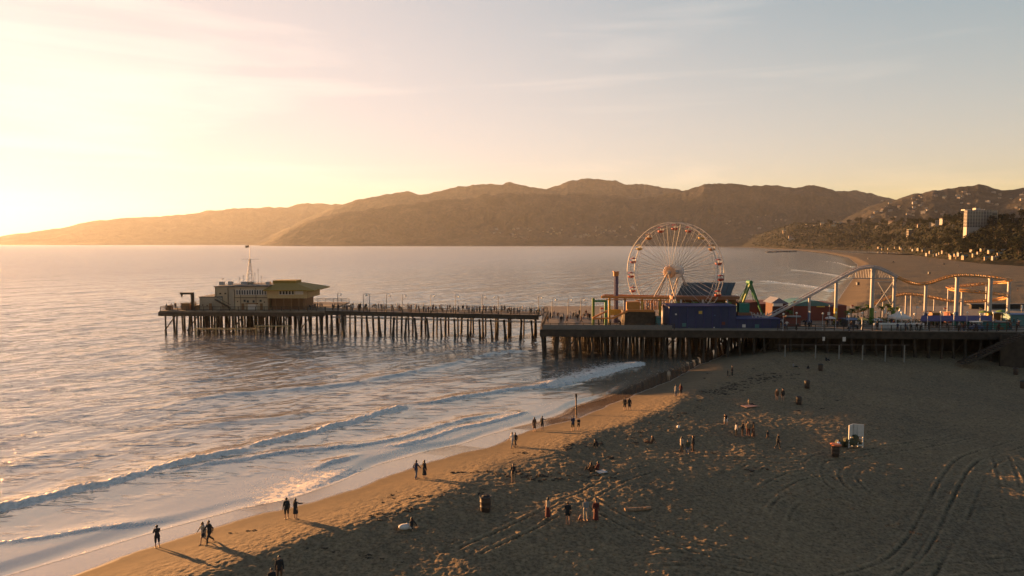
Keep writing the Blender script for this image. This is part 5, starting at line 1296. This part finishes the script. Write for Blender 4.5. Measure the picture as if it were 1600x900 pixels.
def person(loc, face, label, pose='stand', top='black', bottom='black', h=1.72, hair='short', arms='down', legs=None, dress=False, bag=None, group=None, cat='person', hat=None, sleeves=True, stride=.28, name='person', vox=.022, skirt_len=.55):
    """face: heading in degrees from +Y towards +X; z is up. Local frame: f forward, r right."""
    s = h / 1.72; f = Vector((math.sin(R(face)), math.cos(R(face)), 0)); r = Vector((f.y, -f.x, 0)); u = Vector((0, 0, 1)); O = Vector(loc)
    t = thing(name, loc, label, cat, group)
    W = lambda a, b, c: O + (r * a + f * b + u * c) * s
    seated = pose in ('sit', 'sit_legs', 'crouch')
    if pose == 'stand': hip, neck, head = (0, 0, .93), (0, .01, 1.44), (0, .03, 1.60); A = [((-.10, 0, .90), (-.11, .02, .50), (-.12, 0, .08)), ((.10, 0, .90), (.12, .03, .50), (.13, .0, .08))]
    elif pose == 'walk': hip, neck, head = (0, 0, .92), (0, .05, 1.42), (0, .08, 1.58); A = [((-.09, 0, .9), (-.09, stride * .75, .52), (-.09, stride, .08)), ((.09, 0, .9), (.09, -.02, .50), (.09, -stride * 1.25, .12))]
    elif pose == 'bend': hip, neck, head = (0, -.1, .88), (0, .34, 1.22), (0, .46, 1.32); A = [((-.12, -.08, .86), (-.16, 0, .48), (-.18, -.02, .08)), ((.12, -.08, .86), (.15, .02, .48), (.18, 0, .08))]
    elif pose == 'sit': hip, neck, head = (0, 0, .13), (0, -.03, .64), (0, .0, .80); A = [((-.1, .02, .13), (-.16, .40, .42), (-.14, .58, .07)), ((.1, .02, .13), (.16, .40, .42), (.14, .60, .07))]
    elif pose == 'sit_legs': hip, neck, head = (0, 0, .13), (0, -.10, .63), (0, -.08, .79); A = [((-.09, .02, .12), (-.1, .45, .14), (-.1, .86, .08)), ((.09, .02, .12), (.1, .42, .26), (.12, .80, .08))]
    else: hip, neck, head = (0, -.12, .28), (0, .18, .70), (0, .30, .82); A = [((-.1, -.1, .3), (-.18, .28, .42), (-.14, .1, .08)), ((.1, -.1, .3), (.18, .28, .42), (.14, .12, .08))]
    hp_, nk, hd = W(*hip), W(*neck), W(*head); k = s
    b = MB()
    cap(b, hp_, hp_.lerp(nk, .45), .135 * k, .12 * k); cap(b, hp_.lerp(nk, .5), hp_.lerp(nk, .86), .125 * k, .135 * k); cap(b, nk + (hd - nk) * -.1, nk.lerp(hd, .7), .058 * k, .05 * k)
    shl, shr = hp_.lerp(nk, .90) - r * .175 * k, hp_.lerp(nk, .90) + r * .175 * k; cap(b, shl, shr, .062 * k, .062 * k)
    b.ball(hd, .098 * k, (.86, 1.0, 1.18), 12, 9); b.ball(hd + f * .10 * k - u * .01 * k, .018 * k, (1, 1, 1.3), 6, 4)
    for q in (-1, 1): b.ball(hd + r * q * .088 * k, .022 * k, (.6, 1, 1.3), 6, 4); b.ball(hd + f * .088 * k + r * q * .034 * k + u * .012 * k, .014 * k, n=6, rings=4)
    b.ball(hd + f * .086 * k - u * .055 * k, .02 * k, (1.3, .7, .5), 6, 4)
    feet = []
    for (a0, a1, a2) in A:
        p0, p1, p2 = W(*a0), W(*a1), W(*a2); cap(b, p0, p1, .088 * k, .058 * k); cap(b, p1, p2, .057 * k, .036 * k); toe = p2 + f * .15 * k; toe.z = O.z + .03 * k + max(0, (p2.z - O.z - .08 * k) * .2); heel = p2 - f * .03 * k; heel.z = O.z + .04 * k; cap(b, heel, toe, .04 * k, .033 * k); feet.append((p0, p1, p2))
    ARM = {'down': ((-.06, .02, -.30), (-.02, .07, -.26)), 'up': ((-.05, .20, -.22), (.12, .14, .22)), 'phone': ((-.04, .16, -.24), (.10, .20, .16)), 'out': ((-.20, .05, -.22), (-.20, .10, -.12)), 'swing': ((-.04, .16, -.25), (-.02, .17, -.18)), 'point': ((-.10, .22, -.12), (-.08, .26, -.02)), 'lap': ((-.04, .12, -.24), (.06, .22, -.02)), 'back': ((-.08, -.18, -.22), (-.05, -.12, -.22)), 'hold': ((-.02, .06, -.28), (.14, .18, -.04))}
    arm_pts = []; spec = arms if isinstance(arms, tuple) else (arms, arms)
    for q, sh, sp_ in ((-1, shl, spec[0]), (1, shr, spec[1])):
        e_, w_ = ARM[sp_]; el = sh + (r * q * -e_[0] + f * e_[1] * (1 if sp_ != 'swing' or q > 0 else -1) + u * e_[2]) * k; wr = el + (r * q * -w_[0] + f * w_[1] * (1 if sp_ != 'swing' or q > 0 else .2) + u * w_[2]) * k
        cap(b, sh, el, .047 * k, .038 * k, 7); cap(b, el, wr, .037 * k, .025 * k, 7); arm_pts.append((sh, el, wr)); d = (wr - el).normalized(); pm = wr + d * .05 * k; b.ball(pm, .042 * k, (.8, .8, 1), 6, 5)
        sd = d.cross(f if abs(d.dot(f)) < .8 else u).normalized()
        for g in range(4): o_ = sd * (g - 1.5) * .024 * k; b.tube(pm + o_ * .8, pm + o_ + d * (.10, .115, .11, .085)[g] * k + f * .015 * k, .0125 * k, .010 * k, 5)
        b.tube(wr + d * .02 * k, wr + d * .06 * k + sd * .055 * k * q, .014 * k, .011 * k, 5)
    remeshed(b, 'body', SKIN, t, vox)
    m = MB(); cap(m, hp_.lerp(nk, .08), hp_.lerp(nk, .45), .155 * k, .142 * k); cap(m, hp_.lerp(nk, .5), hp_.lerp(nk, .84), .15 * k, .158 * k); cap(m, shl, shr, .078 * k, .078 * k)
    for sh, el, wr in arm_pts: cap(m, sh, el if sleeves else sh.lerp(el, .5), .064 * k, .055 * k, 7); (cap(m, el, el.lerp(wr, .88), .054 * k, .042 * k, 7) if sleeves else None)
    if not seated and pose != 'bend': m.lathe((hp_.x, hp_.y, hp_.z - .12 * k), [(.17 * k, 0), (.165 * k, .14 * k), (.15 * k, .3 * k)], 10)
    remeshed(m, 'dress' if dress else 'jacket' if sleeves else 'shirt', CLOTH[top], t, vox)
    m = MB()
    if dress:
        if seated: cap(m, hp_, feet[0][1], .16 * k, .12 * k); cap(m, hp_, feet[1][1], .16 * k, .12 * k)
        else: m.lathe((hp_.x, hp_.y, hp_.z - skirt_len * k), [(.20 * k + .05 * skirt_len, 0), (.19 * k, skirt_len * .5 * k), (.165 * k, (skirt_len + .06) * k)], 12)
        remeshed(m, 'skirt', CLOTH[bottom], t, vox)
    elif legs != 'bare':
        for p0, p1, p2 in feet: cap(m, p0, p1, .108 * k, .078 * k); cap(m, p1, p1.lerp(p2, .2 if legs == 'shorts' else .92), .076 * k, .058 * k)
        cap(m, hp_ - r * .06 * k, hp_ + r * .06 * k, .14 * k, .14 * k); remeshed(m, 'shorts' if legs == 'shorts' else 'trousers', CLOTH[bottom], t, vox)
    else:
        for p0, p1, p2 in feet: cap(m, p0, p0.lerp(p1, .45), .108 * k, .10 * k)
        cap(m, hp_ - r * .06 * k, hp_ + r * .06 * k, .14 * k, .14 * k); remeshed(m, 'shorts', CLOTH[bottom], t, vox)
    m = MB(); m.ball(hd + u * .03 * k - f * .02 * k, .108 * k, (.92, 1.0, 1.06), 12, 8)
    if hair == 'long': cap(m, hd - f * .06 * k, hd - f * .10 * k - u * .28 * k, .085 * k, .06 * k)
    if hair == 'bun': m.ball(hd - f * .10 * k + u * .08 * k, .05 * k)
    m = remeshed(m, 'hair', HAIRD, t, vox)
    if hat: q = MB(); q.lathe((hd.x, hd.y, hd.z + .05 * k), [(.23 * k, 0), (.22 * k, .02 * k), (.12 * k, .03 * k), (.10 * k, .13 * k), (.03 * k, .15 * k)], 14); q.build('hat', CLOTH[hat], t)
    return t, W, arm_pts, nk, hp_
def bag_on(res_, kind, col, label):
    t, W, arms_, nk, hp_ = res_
    if kind == 'backpack': c = W(0, -.20, 1.18); m = MB().ball(c, .2, (.8, .6, 1.15), 10, 8)
    elif kind == 'tote': c = arms_[1][2]; m = MB().ball((c.x, c.y, c.z - .22), .17, (.7, .9, 1), 10, 8); m.path([(c.x, c.y, c.z - .1), (c.x, c.y, c.z)], .015)
    else: c = W(.2, -.1, .95); m = MB().ball(c, .16, (.7, 1, .9), 10, 8)
    o = m.build({'backpack': 'backpack', 'tote': 'tote_bag'}.get(kind, 'shoulder_bag'), CLOTH[col]); recenter(o); tag(o, label, 'bag')
LA = 37.0   # heading along the shore, away from the camera
def G(px, py): return ground(px, py)
SP = 'people strolling along the shore'
person(G(246, 856), -40, 'man in black jacket with bare legs holding up a camera on the wet sand', arms='phone', legs='shorts', group=SP)
person(G(318, 849), LA + 180, 'woman in a pale short dress walking beside a man in black near the waterline', 'walk', 'cream', 'cream', hair='long', dress=True, skirt_len=.42, arms='swing', h=1.66, group=SP)
q = person(G(328, 849), LA + 170, 'man all in black walking right of the woman in the pale dress', 'walk', 'black', 'black', h=1.76, arms='swing', stride=.34, group=SP); bag_on(q, 'tote', 'black', 'small dark bag carried by the man beside the woman in the pale dress')
q = person(G(448, 811), -30, 'man in black with a backpack standing in shorts at the dry sand edge', arms='down', legs='shorts', h=1.76, group=SP); bag_on(q, 'backpack', 'black', 'dark backpack on the man in shorts at the dry sand edge')
person(G(462, 811), 30, 'woman in a long black coat pointing right beside the man with the backpack', top='black', bottom='black', hair='long', arms=('down', 'point'), dress=True, skirt_len=.45, h=1.68, group=SP)
person(G(437, 909), 160, 'person in a dark brown coat cut by the bottom edge of the picture', top='black', bottom='brown', hair='long', h=1.74)
person(G(425, 929), 150, 'person in black at the bottom edge, only the head in view', top='black', bottom='black', h=1.70)
person(G(650, 748), LA, 'slim person in dark clothes walking left of a long haired woman on the wet edge', 'walk', 'navy', 'denim', arms='swing', h=1.78, stride=.15, group=SP)
person(G(663, 747), LA + 10, 'long haired woman in dark coat with arm out at the wet edge', 'stand', 'black', 'black', hair='long', dress=True, skirt_len=.6, arms=('out', 'down'), group=SP)
person(G(800.5, 699), LA + 180, 'walker in a white shirt and dark trousers on the wet edge', 'walk', 'white', 'grey', arms='swing', group=SP, sleeves=False, hair='long', h=1.7)
person(G(805.5, 698), LA + 175, 'walker in a dark top close behind the one in the white shirt', 'walk', 'black', 'black', arms='swing', group=SP, h=1.6)
person(G(835, 674), -20, 'woman in a dark red brown dress facing the sea on the shore', 'stand', 'brown', 'brown', hair='long', dress=True, skirt_len=.5, group=SP)
person(G(847, 672), 30, 'person in black with bare legs holding a small object out on the shore', 'stand', 'black', 'black', legs='shorts', arms=('down', 'point'), group=SP, h=1.7)
person(G(895, 673), 0, 'taller person of the pair below the thin post on the shore', 'stand', 'navy', 'black', legs='shorts', arms='hold', group=SP, h=1.75)
person(G(904, 671), 180, 'shorter person of the pair below the thin post on the shore', 'stand', 'black', 'black', legs='shorts', arms='hold', group=SP, h=1.4)
person(G(802, 753), 200, 'person in black jacket and tan trousers raising a phone on the dark dry sand', 'stand', 'black', 'tan', arms='phone', h=1.7)
person(G(932, 699), 220, 'dark figure crouching on the sand at the edge of the shade', 'crouch', 'black', 'black')
person(G(923, 737), -50, 'left one of two brown clad people sitting beside a white towel', 'sit', 'brown', 'black', arms='lap', hair='long')
person(G(934, 736), -50, 'right one of two brown clad people sitting beside a white towel', 'sit', 'red', 'black', arms='lap', h=1.8)
person(G(642, 826), -60, 'person in black lounging on the shaded sand with legs towards the sea', 'sit_legs', 'black', 'white', arms='back', hair='long')
person(G(856, 810), 30, 'woman in cream top and red brown skirt, leftmost of four people near the bottom', 'stand', 'cream', 'red', hair='long', dress=True, skirt_len=.75, sleeves=False)
q = person(G(887, 819), 10, 'tall figure in black with bare legs, second of four near the bottom', 'stand', 'black', 'black', legs='bare', h=1.82, arms='hold'); bag_on(q, 'side', 'brown', 'brown shoulder bag of the tall figure near the bottom')
person(G(915, 813), 170, 'person in pale grey clothes with long dark hair among four near the bottom', 'stand', 'grey', 'cream', hair='long', arms='hold', h=1.78)
person(G(931, 813), 190, 'woman in a long dark red dress at the right of the group near the bottom', 'stand', 'red', 'red', hair='bun', dress=True, skirt_len=.85, h=1.7)
person(G(906, 814), 60, 'small child in pale top crouching between the adults near the bottom', 'crouch', 'pink', 'brown', h=1.0)
person(G(976, 641), 20, 'left one of two black clad walkers by the dark water reflection', 'stand', 'black', 'black', legs='shorts', group=SP)
person(G(983.5, 641), 20, 'right one of two black clad walkers by the dark water reflection', 'stand', 'black', 'black', hair='long', dress=True, skirt_len=.4, h=1.66, group=SP)
person(G(1045, 594), 200, 'lone person in pale clothes on the shore nearest the pier', 'stand', 'cream', 'tan', group=SP, h=1.7)
person(G(1056, 620), 40, 'person in a pale top, left of a pair on sunlit sand by the pier', 'stand', 'grey', 'denim', group=SP)
person(G(1063.5, 618), 40, 'person in a dark red coat, right of a pair on sunlit sand by the pier', 'stand', 'red', 'black', legs='shorts', hair='long', group=SP, h=1.7)
person(G(1018, 693), -70, 'dark figure sitting with outstretched legs on the shaded sand', 'sit_legs', 'black', 'brown', arms='back', hair='long')
person(G(1065, 708), 60, 'left one of three people standing together, in a cream top', 'stand', 'cream', 'black', hair='long', sleeves=False, h=1.8)
person(G(1074.5, 709), 180, 'middle and shortest of three people standing together', 'stand', 'olive', 'denim', h=1.5)
person(G(1083, 706), -60, 'right one of three people standing together, in black', 'stand', 'black', 'brown', h=1.78, hair='long')
person(G(1137, 588), 90, 'small child standing by an adult on the sand close to the pier', 'stand', 'black', 'black', h=1.1)
person(G(1144, 588), -90, 'adult in dark clothes beside a small child close to the pier', 'stand', 'black', 'black', h=1.78)
person(G(1214, 626), 200, 'left one of two people with bare legs near the trash barrels, in brown', 'stand', 'brown', 'brown', legs='bare', hair='long')
person(G(1223, 626), 200, 'person in a wide hat with bare legs near the trash barrels', 'stand', 'black', 'brown', legs='bare', hat='black', h=1.75)
person(G(1171, 633), 120, 'person in a light top sitting on a pale blanket in the middle of the beach', 'sit_legs', 'tan', 'black')
person(G(1134, 664), 210, 'person in dark top and white shorts bending forward with bare legs', 'bend', 'black', 'white', legs='shorts', arms='hold')
person(G(1150, 681), 90, 'child in a white top left of the tight group of adults', 'stand', 'white', 'black', h=1.5, hat='black')
person(G(1160, 682), 100, 'person in black at the left of the tight group of adults', 'stand', 'black', 'brown', h=1.78)
person(G(1169, 681), 190, 'person in a rust coloured top in the middle of the tight group', 'stand', 'tan', 'red', h=1.74, hair='long')
person(G(1177, 683), -90, 'woman in a long brown dress and hat right in the tight group', 'stand', 'brown', 'brown', dress=True, skirt_len=.8, hat='black', arms='hold', h=1.7)
person(G(1199, 686), 150, 'small dark child right of the tight group of adults', 'walk', 'black', 'brown', h=1.05)
person(G(1215, 701), 130, 'lone figure in black walking across the shaded sand', 'walk', 'black', 'black', arms='swing', stride=.22)
person(G(1310, 700), -100, 'person in a light blue shirt sitting behind the orange topped barrel', 'sit', 'blue', 'black', h=1.8)
person(G(1291, 564), 140, 'dark figure sitting alone near the foot of the pier', 'sit', 'black', 'black')
person(G(1240, 574), 100, 'person lounging on the sand left of a barrel near the pier', 'sit_legs', 'grey', 'black')
person(G(1262, 577), 60, 'small dark crouching figure beside the barrel near the pier', 'crouch', 'black', 'black', h=1.3)

# crowd on the pier: a few poses copied
pg = 'people on the pier'
tp = []
for i, (ps, tcol, bcol, ar, hr, hh) in enumerate((('stand', 'black', 'black', 'down', 'short', 1.76), ('stand', 'navy', 'brown', 'hold', 'long', 1.66), ('walk', 'brown', 'denim', 'swing', 'short', 1.74), ('walk', 'red', 'black', 'swing', 'long', 1.64), ('stand', 'grey', 'black', 'lap', 'short', 1.78), ('stand', 'white', 'denim', 'point', 'short', 1.7), ('bend', 'black', 'black', 'hold', 'short', 1.74))):
    q = person((0, 0, -30), 0, 'person', ps, tcol, bcol, hh, hr, ar, group=pg, vox=.035)[0]; tp.append(q)
CL = ['in black', 'in navy with long hair', 'in brown, walking', 'in dark red, walking', 'in grey', 'in white, arm out', 'in black, leaning']
pu = set(); rp = random.Random(77)
def crowd(x, y, lb, z=DZ):
    k = rp.choice((0, 0, 1, 1, 2, 2, 3, 4, 6)) if rp.random() > .12 else 5; rz = rp.uniform(0, 6.28)
    if k not in pu: pu.add(k); o = tp[k]; o.location = (x, y, z); o.rotation_euler = (0, 0, rz)
    else: o = copy_tree(tp[k], (x, y, z), rz)
    o['label'] = f'person {CL[k]}, {lb}'
def near_lamp(px):
    j = min(range(len(LAMPS)), key=lambda i: abs(LAMPS[i][0] - px)); return f"{'left' if px < LAMPS[j][0] else 'right'} of the {ORD[j]} walkway lamp"
WPX = [506, 510, 528, 530, 533, 536, 539, 543, 547, 555, 557, 561, 564, 576, 580, 589, 592, 612, 615, 624, 635, 637, 640, 643, 656, 660, 664, 668, 672, 675, 679, 686, 704, 708, 741, 745, 754, 759, 764, 767, 772, 793, 796, 799, 803, 808, 811, 817, 829, 838, 841, 845]
WPX += [515, 518, 524, 549, 552, 570, 584, 597, 604, 608, 619, 630, 648, 652, 683, 691, 696, 700, 715, 721, 727, 733, 738, 749, 776, 783, 788, 822, 834, 848]
for px in WPX:
    x = wx(px, 171); yb = walk_y(x); crowd(x, yb + rp.choice((.8, 1.2, 2.5, 6)), near_lamp(px))
for px in (856, 860, 866, 872, 877, 880, 886, 892, 896, 900, 903, 906, 909, 913, 916, 919, 922): Y = rp.uniform(148, 163); crowd(wx(px, Y), Y, near_lamp(px))
for px in (258, 266, 272, 281, 292, 304): Y = rp.uniform(178, 182); crowd(wx(px, Y), Y, 'on the bare left end of the pier')
for px in (484, 488, 491, 495, 499, 502): Y = rp.uniform(177.5, 182); crowd(wx(px, Y), Y, 'right of the yellow roofed restaurant')
for px in (936, 940, 944, 949, 955, 970, 986, 1010, 1022): Y = rp.uniform(142, 150); crowd(wx(px, Y), Y, 'at the orange ride frame')
for i in range(64): px = rp.uniform(1222, 1596); Y = rp.uniform(134.5, 144); crowd(wx(px, Y), Y, 'on the deck ' + ('below the lift hill' if px < 1310 else 'between the two painted columns' if px < 1365 else 'near the peaked tent' if px < 1440 else 'along the purple awning' if px < 1550 else 'by the green booth'))
for i in range(14): px = rp.uniform(1340, 1600); p = ground(px, rp.uniform(400, 465)); k = rp.choice((0, 1, 2)); o = copy_tree(tp[k], p, rp.uniform(0, 6.28)); o['group'] = 'people on the far beach'; o['label'] = f"tiny figure {CL[k]}, on the far beach {'behind the coaster crest' if px < 1420 else 'behind the orange track' if px < 1500 else 'above the right coaster curve'}"
for k in range(len(tp)):
    if k not in pu: crowd(10 + k, 150, 'near the last walkway lamp')

# ------------------------------------------------------------------ beach things
def barrel_proto():
    t = thing('trash_barrel', (0, 0, -40), 'barrel', 'trash barrel', 'trash barrels on the beach'); z = -40
    MB().lathe((0, 0, z - .05), [(.30, 0), (.33, .05), (.34, .33), (.36, .35), (.34, .38), (.35, .66), (.37, .68), (.35, .71), (.36, 1.0)], 16).build('drum', mat('barrel_brown', (.045, .032, .024), .6), t)
    m = MB()
    for i in range(24): a = 2 * math.pi * i / 24; b = a + .262; m.bar((.37 * math.cos(a), .37 * math.sin(a), z + .95), (.37 * math.cos(b), .37 * math.sin(b), z + .95), .05, .07)
    m.build('rim', DARK, t); m = MB(); m.lathe((0, 0, z + .84), [(.33, 0), (.30, .12), (.12, .2)], 12); m.build('bin_liner', CLOTH['black'], t); return t
bp_ = barrel_proto()
for i, (px, py, lb) in enumerate(((758.5, 798, 'dark trash barrel standing alone on the near sand left of the group'), (1261, 606, 'brown trash barrel right of the person in a wide hat'), (1248, 632, 'lower brown trash barrel right of the two bare legged people'), (1282, 579, 'dark trash barrel nearest the pier posts'), (1587, 585, 'upper dark barrel at the right edge of the picture'), (1598, 606, 'lower dark barrel cut by the right edge of the picture'), (1305.5, 712, 'barrel with an orange red rim in front of the white boards'))):
    o = bp_ if i == 0 else copy_tree(bp_, (0, 0, 0), i * 1.1)
    o.location = ground(px, py); o['label'] = lb; sc = 1.25 if i == 0 else 1.15; o.scale = (sc,) * 3
    if i == 6:
        p = o.location; m = MB(); m.lathe((p.x, p.y, p.z + 1.12), [(.42, 0), (.58, .04), (.60, .13), (.42, .17)], 16); r_ = m.build('orange_rim', mat('orange_rim', (.32, .09, .03), .6)); r_.parent = o; r_.matrix_parent_inverse = Matrix.Translation(-p) ; r_.matrix_parent_inverse = (Matrix.Translation(p) @ Matrix.Rotation(i * 1.1, 4, 'Z') @ Matrix.Scale(sc, 4)).inverted()
p = ground(1337, 697)
t = thing('folding_screen', p, 'white two panel wooden screen standing open on the sand', 'screen')
for nm, a, b in (('left_panel', (-.95, -.35), (-.25, .25)), ('right_panel', (-.2, .25), (.75, -.1))):
    m = MB(); A3, B3 = Vector((p.x + a[0], p.y + a[1], p.z)), Vector((p.x + b[0], p.y + b[1], p.z))
    for k in (0, .5, 1): c = A3.lerp(B3, k); m.box((c.x, c.y, p.z + 1.2), (.10, .10, 2.6))
    for z in (.1, .9, 1.7, 2.45): m.bar(A3 + Vector((0, 0, z)), B3 + Vector((0, 0, z)), .09, .12)
    f_ = m.build('frame', WHITE, t); MB().bar(A3 + Vector((0, .03, 1.75)), B3 + Vector((0, .03, 1.75)), .04, 1.3).build('panel', WHITE, f_)
p = ground(1325, 697); m = MB(); rr = random.Random(2)
for i in range(9): m.ball((p.x + rr.uniform(-1.1, 1.3), p.y + rr.uniform(-.3, .4), p.z + .22 + .1 * i * (i < 5)), rr.uniform(.3, .5), (1.2, 1, .8), 8, 6, .2)
m.ball((p.x + .8, p.y, p.z + .8), .5, (.8, .8, 1.1), 8, 6, .15)
o = remeshed(m, 'luggage_heap', CLOTH['olive'], None, .05); recenter(o); tag(o, 'dark heap of bags and blankets leaning against the white screen', 'luggage')
p = ground(1171, 635); o = MB().box((p.x, p.y, p.z + .07), (2.0, 1.2, .05), .4).build('blanket', CLOTH['pink']); recenter(o); tag(o, 'pale pink blanket under the sitting person mid beach', 'blanket')
p = ground(940, 738); o = MB().box((p.x, p.y, p.z + .08), (.9, .8, .05), .4).build('towel', CLOTH['white']); recenter(o); tag(o, 'white towel beside the two sitting people in brown', 'towel')
p = ground(1060, 669); o = MB().ball((p.x, p.y, p.z + .16), .2, n=12, rings=8).build('ball', WHITE); recenter(o); tag(o, 'small white ball lying on the shaded sand', 'ball')
p = ground(632, 827); o = MB().ball((p.x, p.y, p.z + .2), .35, (1.3, .8, .6), 10, 7, .1).build('beach_bag', CLOTH['white']); recenter(o); tag(o, 'crumpled white bag in front of the lounging person', 'bag')
p = ground(996, 799); m = MB()
a = Vector((p.x - 1.1, p.y - .15, p.z + .14)); b = Vector((p.x + 1.2, p.y + .35, p.z + .16)); m.tube(a, b, .2, .13, 10); m.tube(a.lerp(b, .6), a.lerp(b, .75) + Vector((.1, -.35, .2)), .06, .03, 6)
o = m.build('driftwood_log', mat('driftwood', (.20, .13, .08), .9, var=.4, scale=4)); recenter(o); tag(o, 'short driftwood log lying on the dark sand near the bottom', 'log')
pz = on_plane(900, 650, .1); t = thing('warning_post', (pz.x, pz.y, 0), 'thin banded post standing in the shallow wash', 'post')
for i in range(5): MB().tube((pz.x, pz.y, -.3 + i * .62), (pz.x, pz.y, -.3 + (i + 1) * .62), .10, .10, 8).build('band', DARK if i % 2 == 0 else BROWN, t)
MB().box((pz.x, pz.y - .02, 2.85), (.28, .1, .45)).build('marker', DARK, t)
# gulls
for i, (px, py, Y) in enumerate(((348, 436, 170), (1080, 300, 150), (314, 700, 80))[:1]):
    p = at(px, py, Y); t = thing('gull', p, 'gull gliding left of the signal mast', 'bird'); m = MB()
    m.ball(p, .12, (2.4, .8, .8), 8, 6); m.prism([(p.x - .1, p.y, p.z), (p.x + .15, p.y, p.z), (p.x + .1, p.y + .75, p.z + .2), (p.x - .02, p.y + .75, p.z + .2)], (0, 0, .03)); m.prism([(p.x - .1, p.y, p.z), (p.x + .15, p.y, p.z), (p.x + .1, p.y - .75, p.z + .2), (p.x - .02, p.y - .75, p.z + .2)], (0, 0, .03)); m.build('body', CLOTH['grey'], t)
# kelp and debris scattered in bands
m = MB(); rr = random.Random(12); nb = 0
def lump(p, s_):
    for _ in range(rr.randint(2, 5)):
        m.ball((p.x + rr.uniform(-1, 1) * s_, p.y + rr.uniform(-.6, .6) * s_, p.z + .03), s_ * rr.uniform(.25, .5), (1.4, .9, .35), 6, 4, .3)
BANDS = [((1020, 665), (1090, 640), 26), ((1090, 620), (1190, 590), 60), ((1120, 612), (1155, 608), 30), ((1180, 592), (1240, 586), 50), ((1040, 598), (1200, 575), 14), ((780, 712), (960, 690), 30), ((700, 735), (860, 745), 30), ((590, 780), (760, 770), 34), ((370, 832), (398, 830), 5), ((560, 812), (680, 790), 24), ((950, 720), (1040, 650), 14), ((1240, 648), (1320, 625), 6), ((820, 752), (960, 742), 22), ((1050, 690), (1500, 860), 30), ((480, 850), (640, 880), 16)]
for (a0, b0), (a1, b1), n_ in BANDS:
    for _ in range(n_):
        k = rr.random(); px = a0 + (a1 - a0) * k + rr.gauss(0, 8); py = b0 + (b1 - b0) * k + rr.gauss(0, 3.0); p = ground(px, py); lump(p, rr.uniform(.12, .38) * (.6 if py > 760 else 1))
o = m.build('kelp_debris', mat('dry_kelp', (.035, .026, .018), .9, var=.4)); o['kind'] = 'stuff'
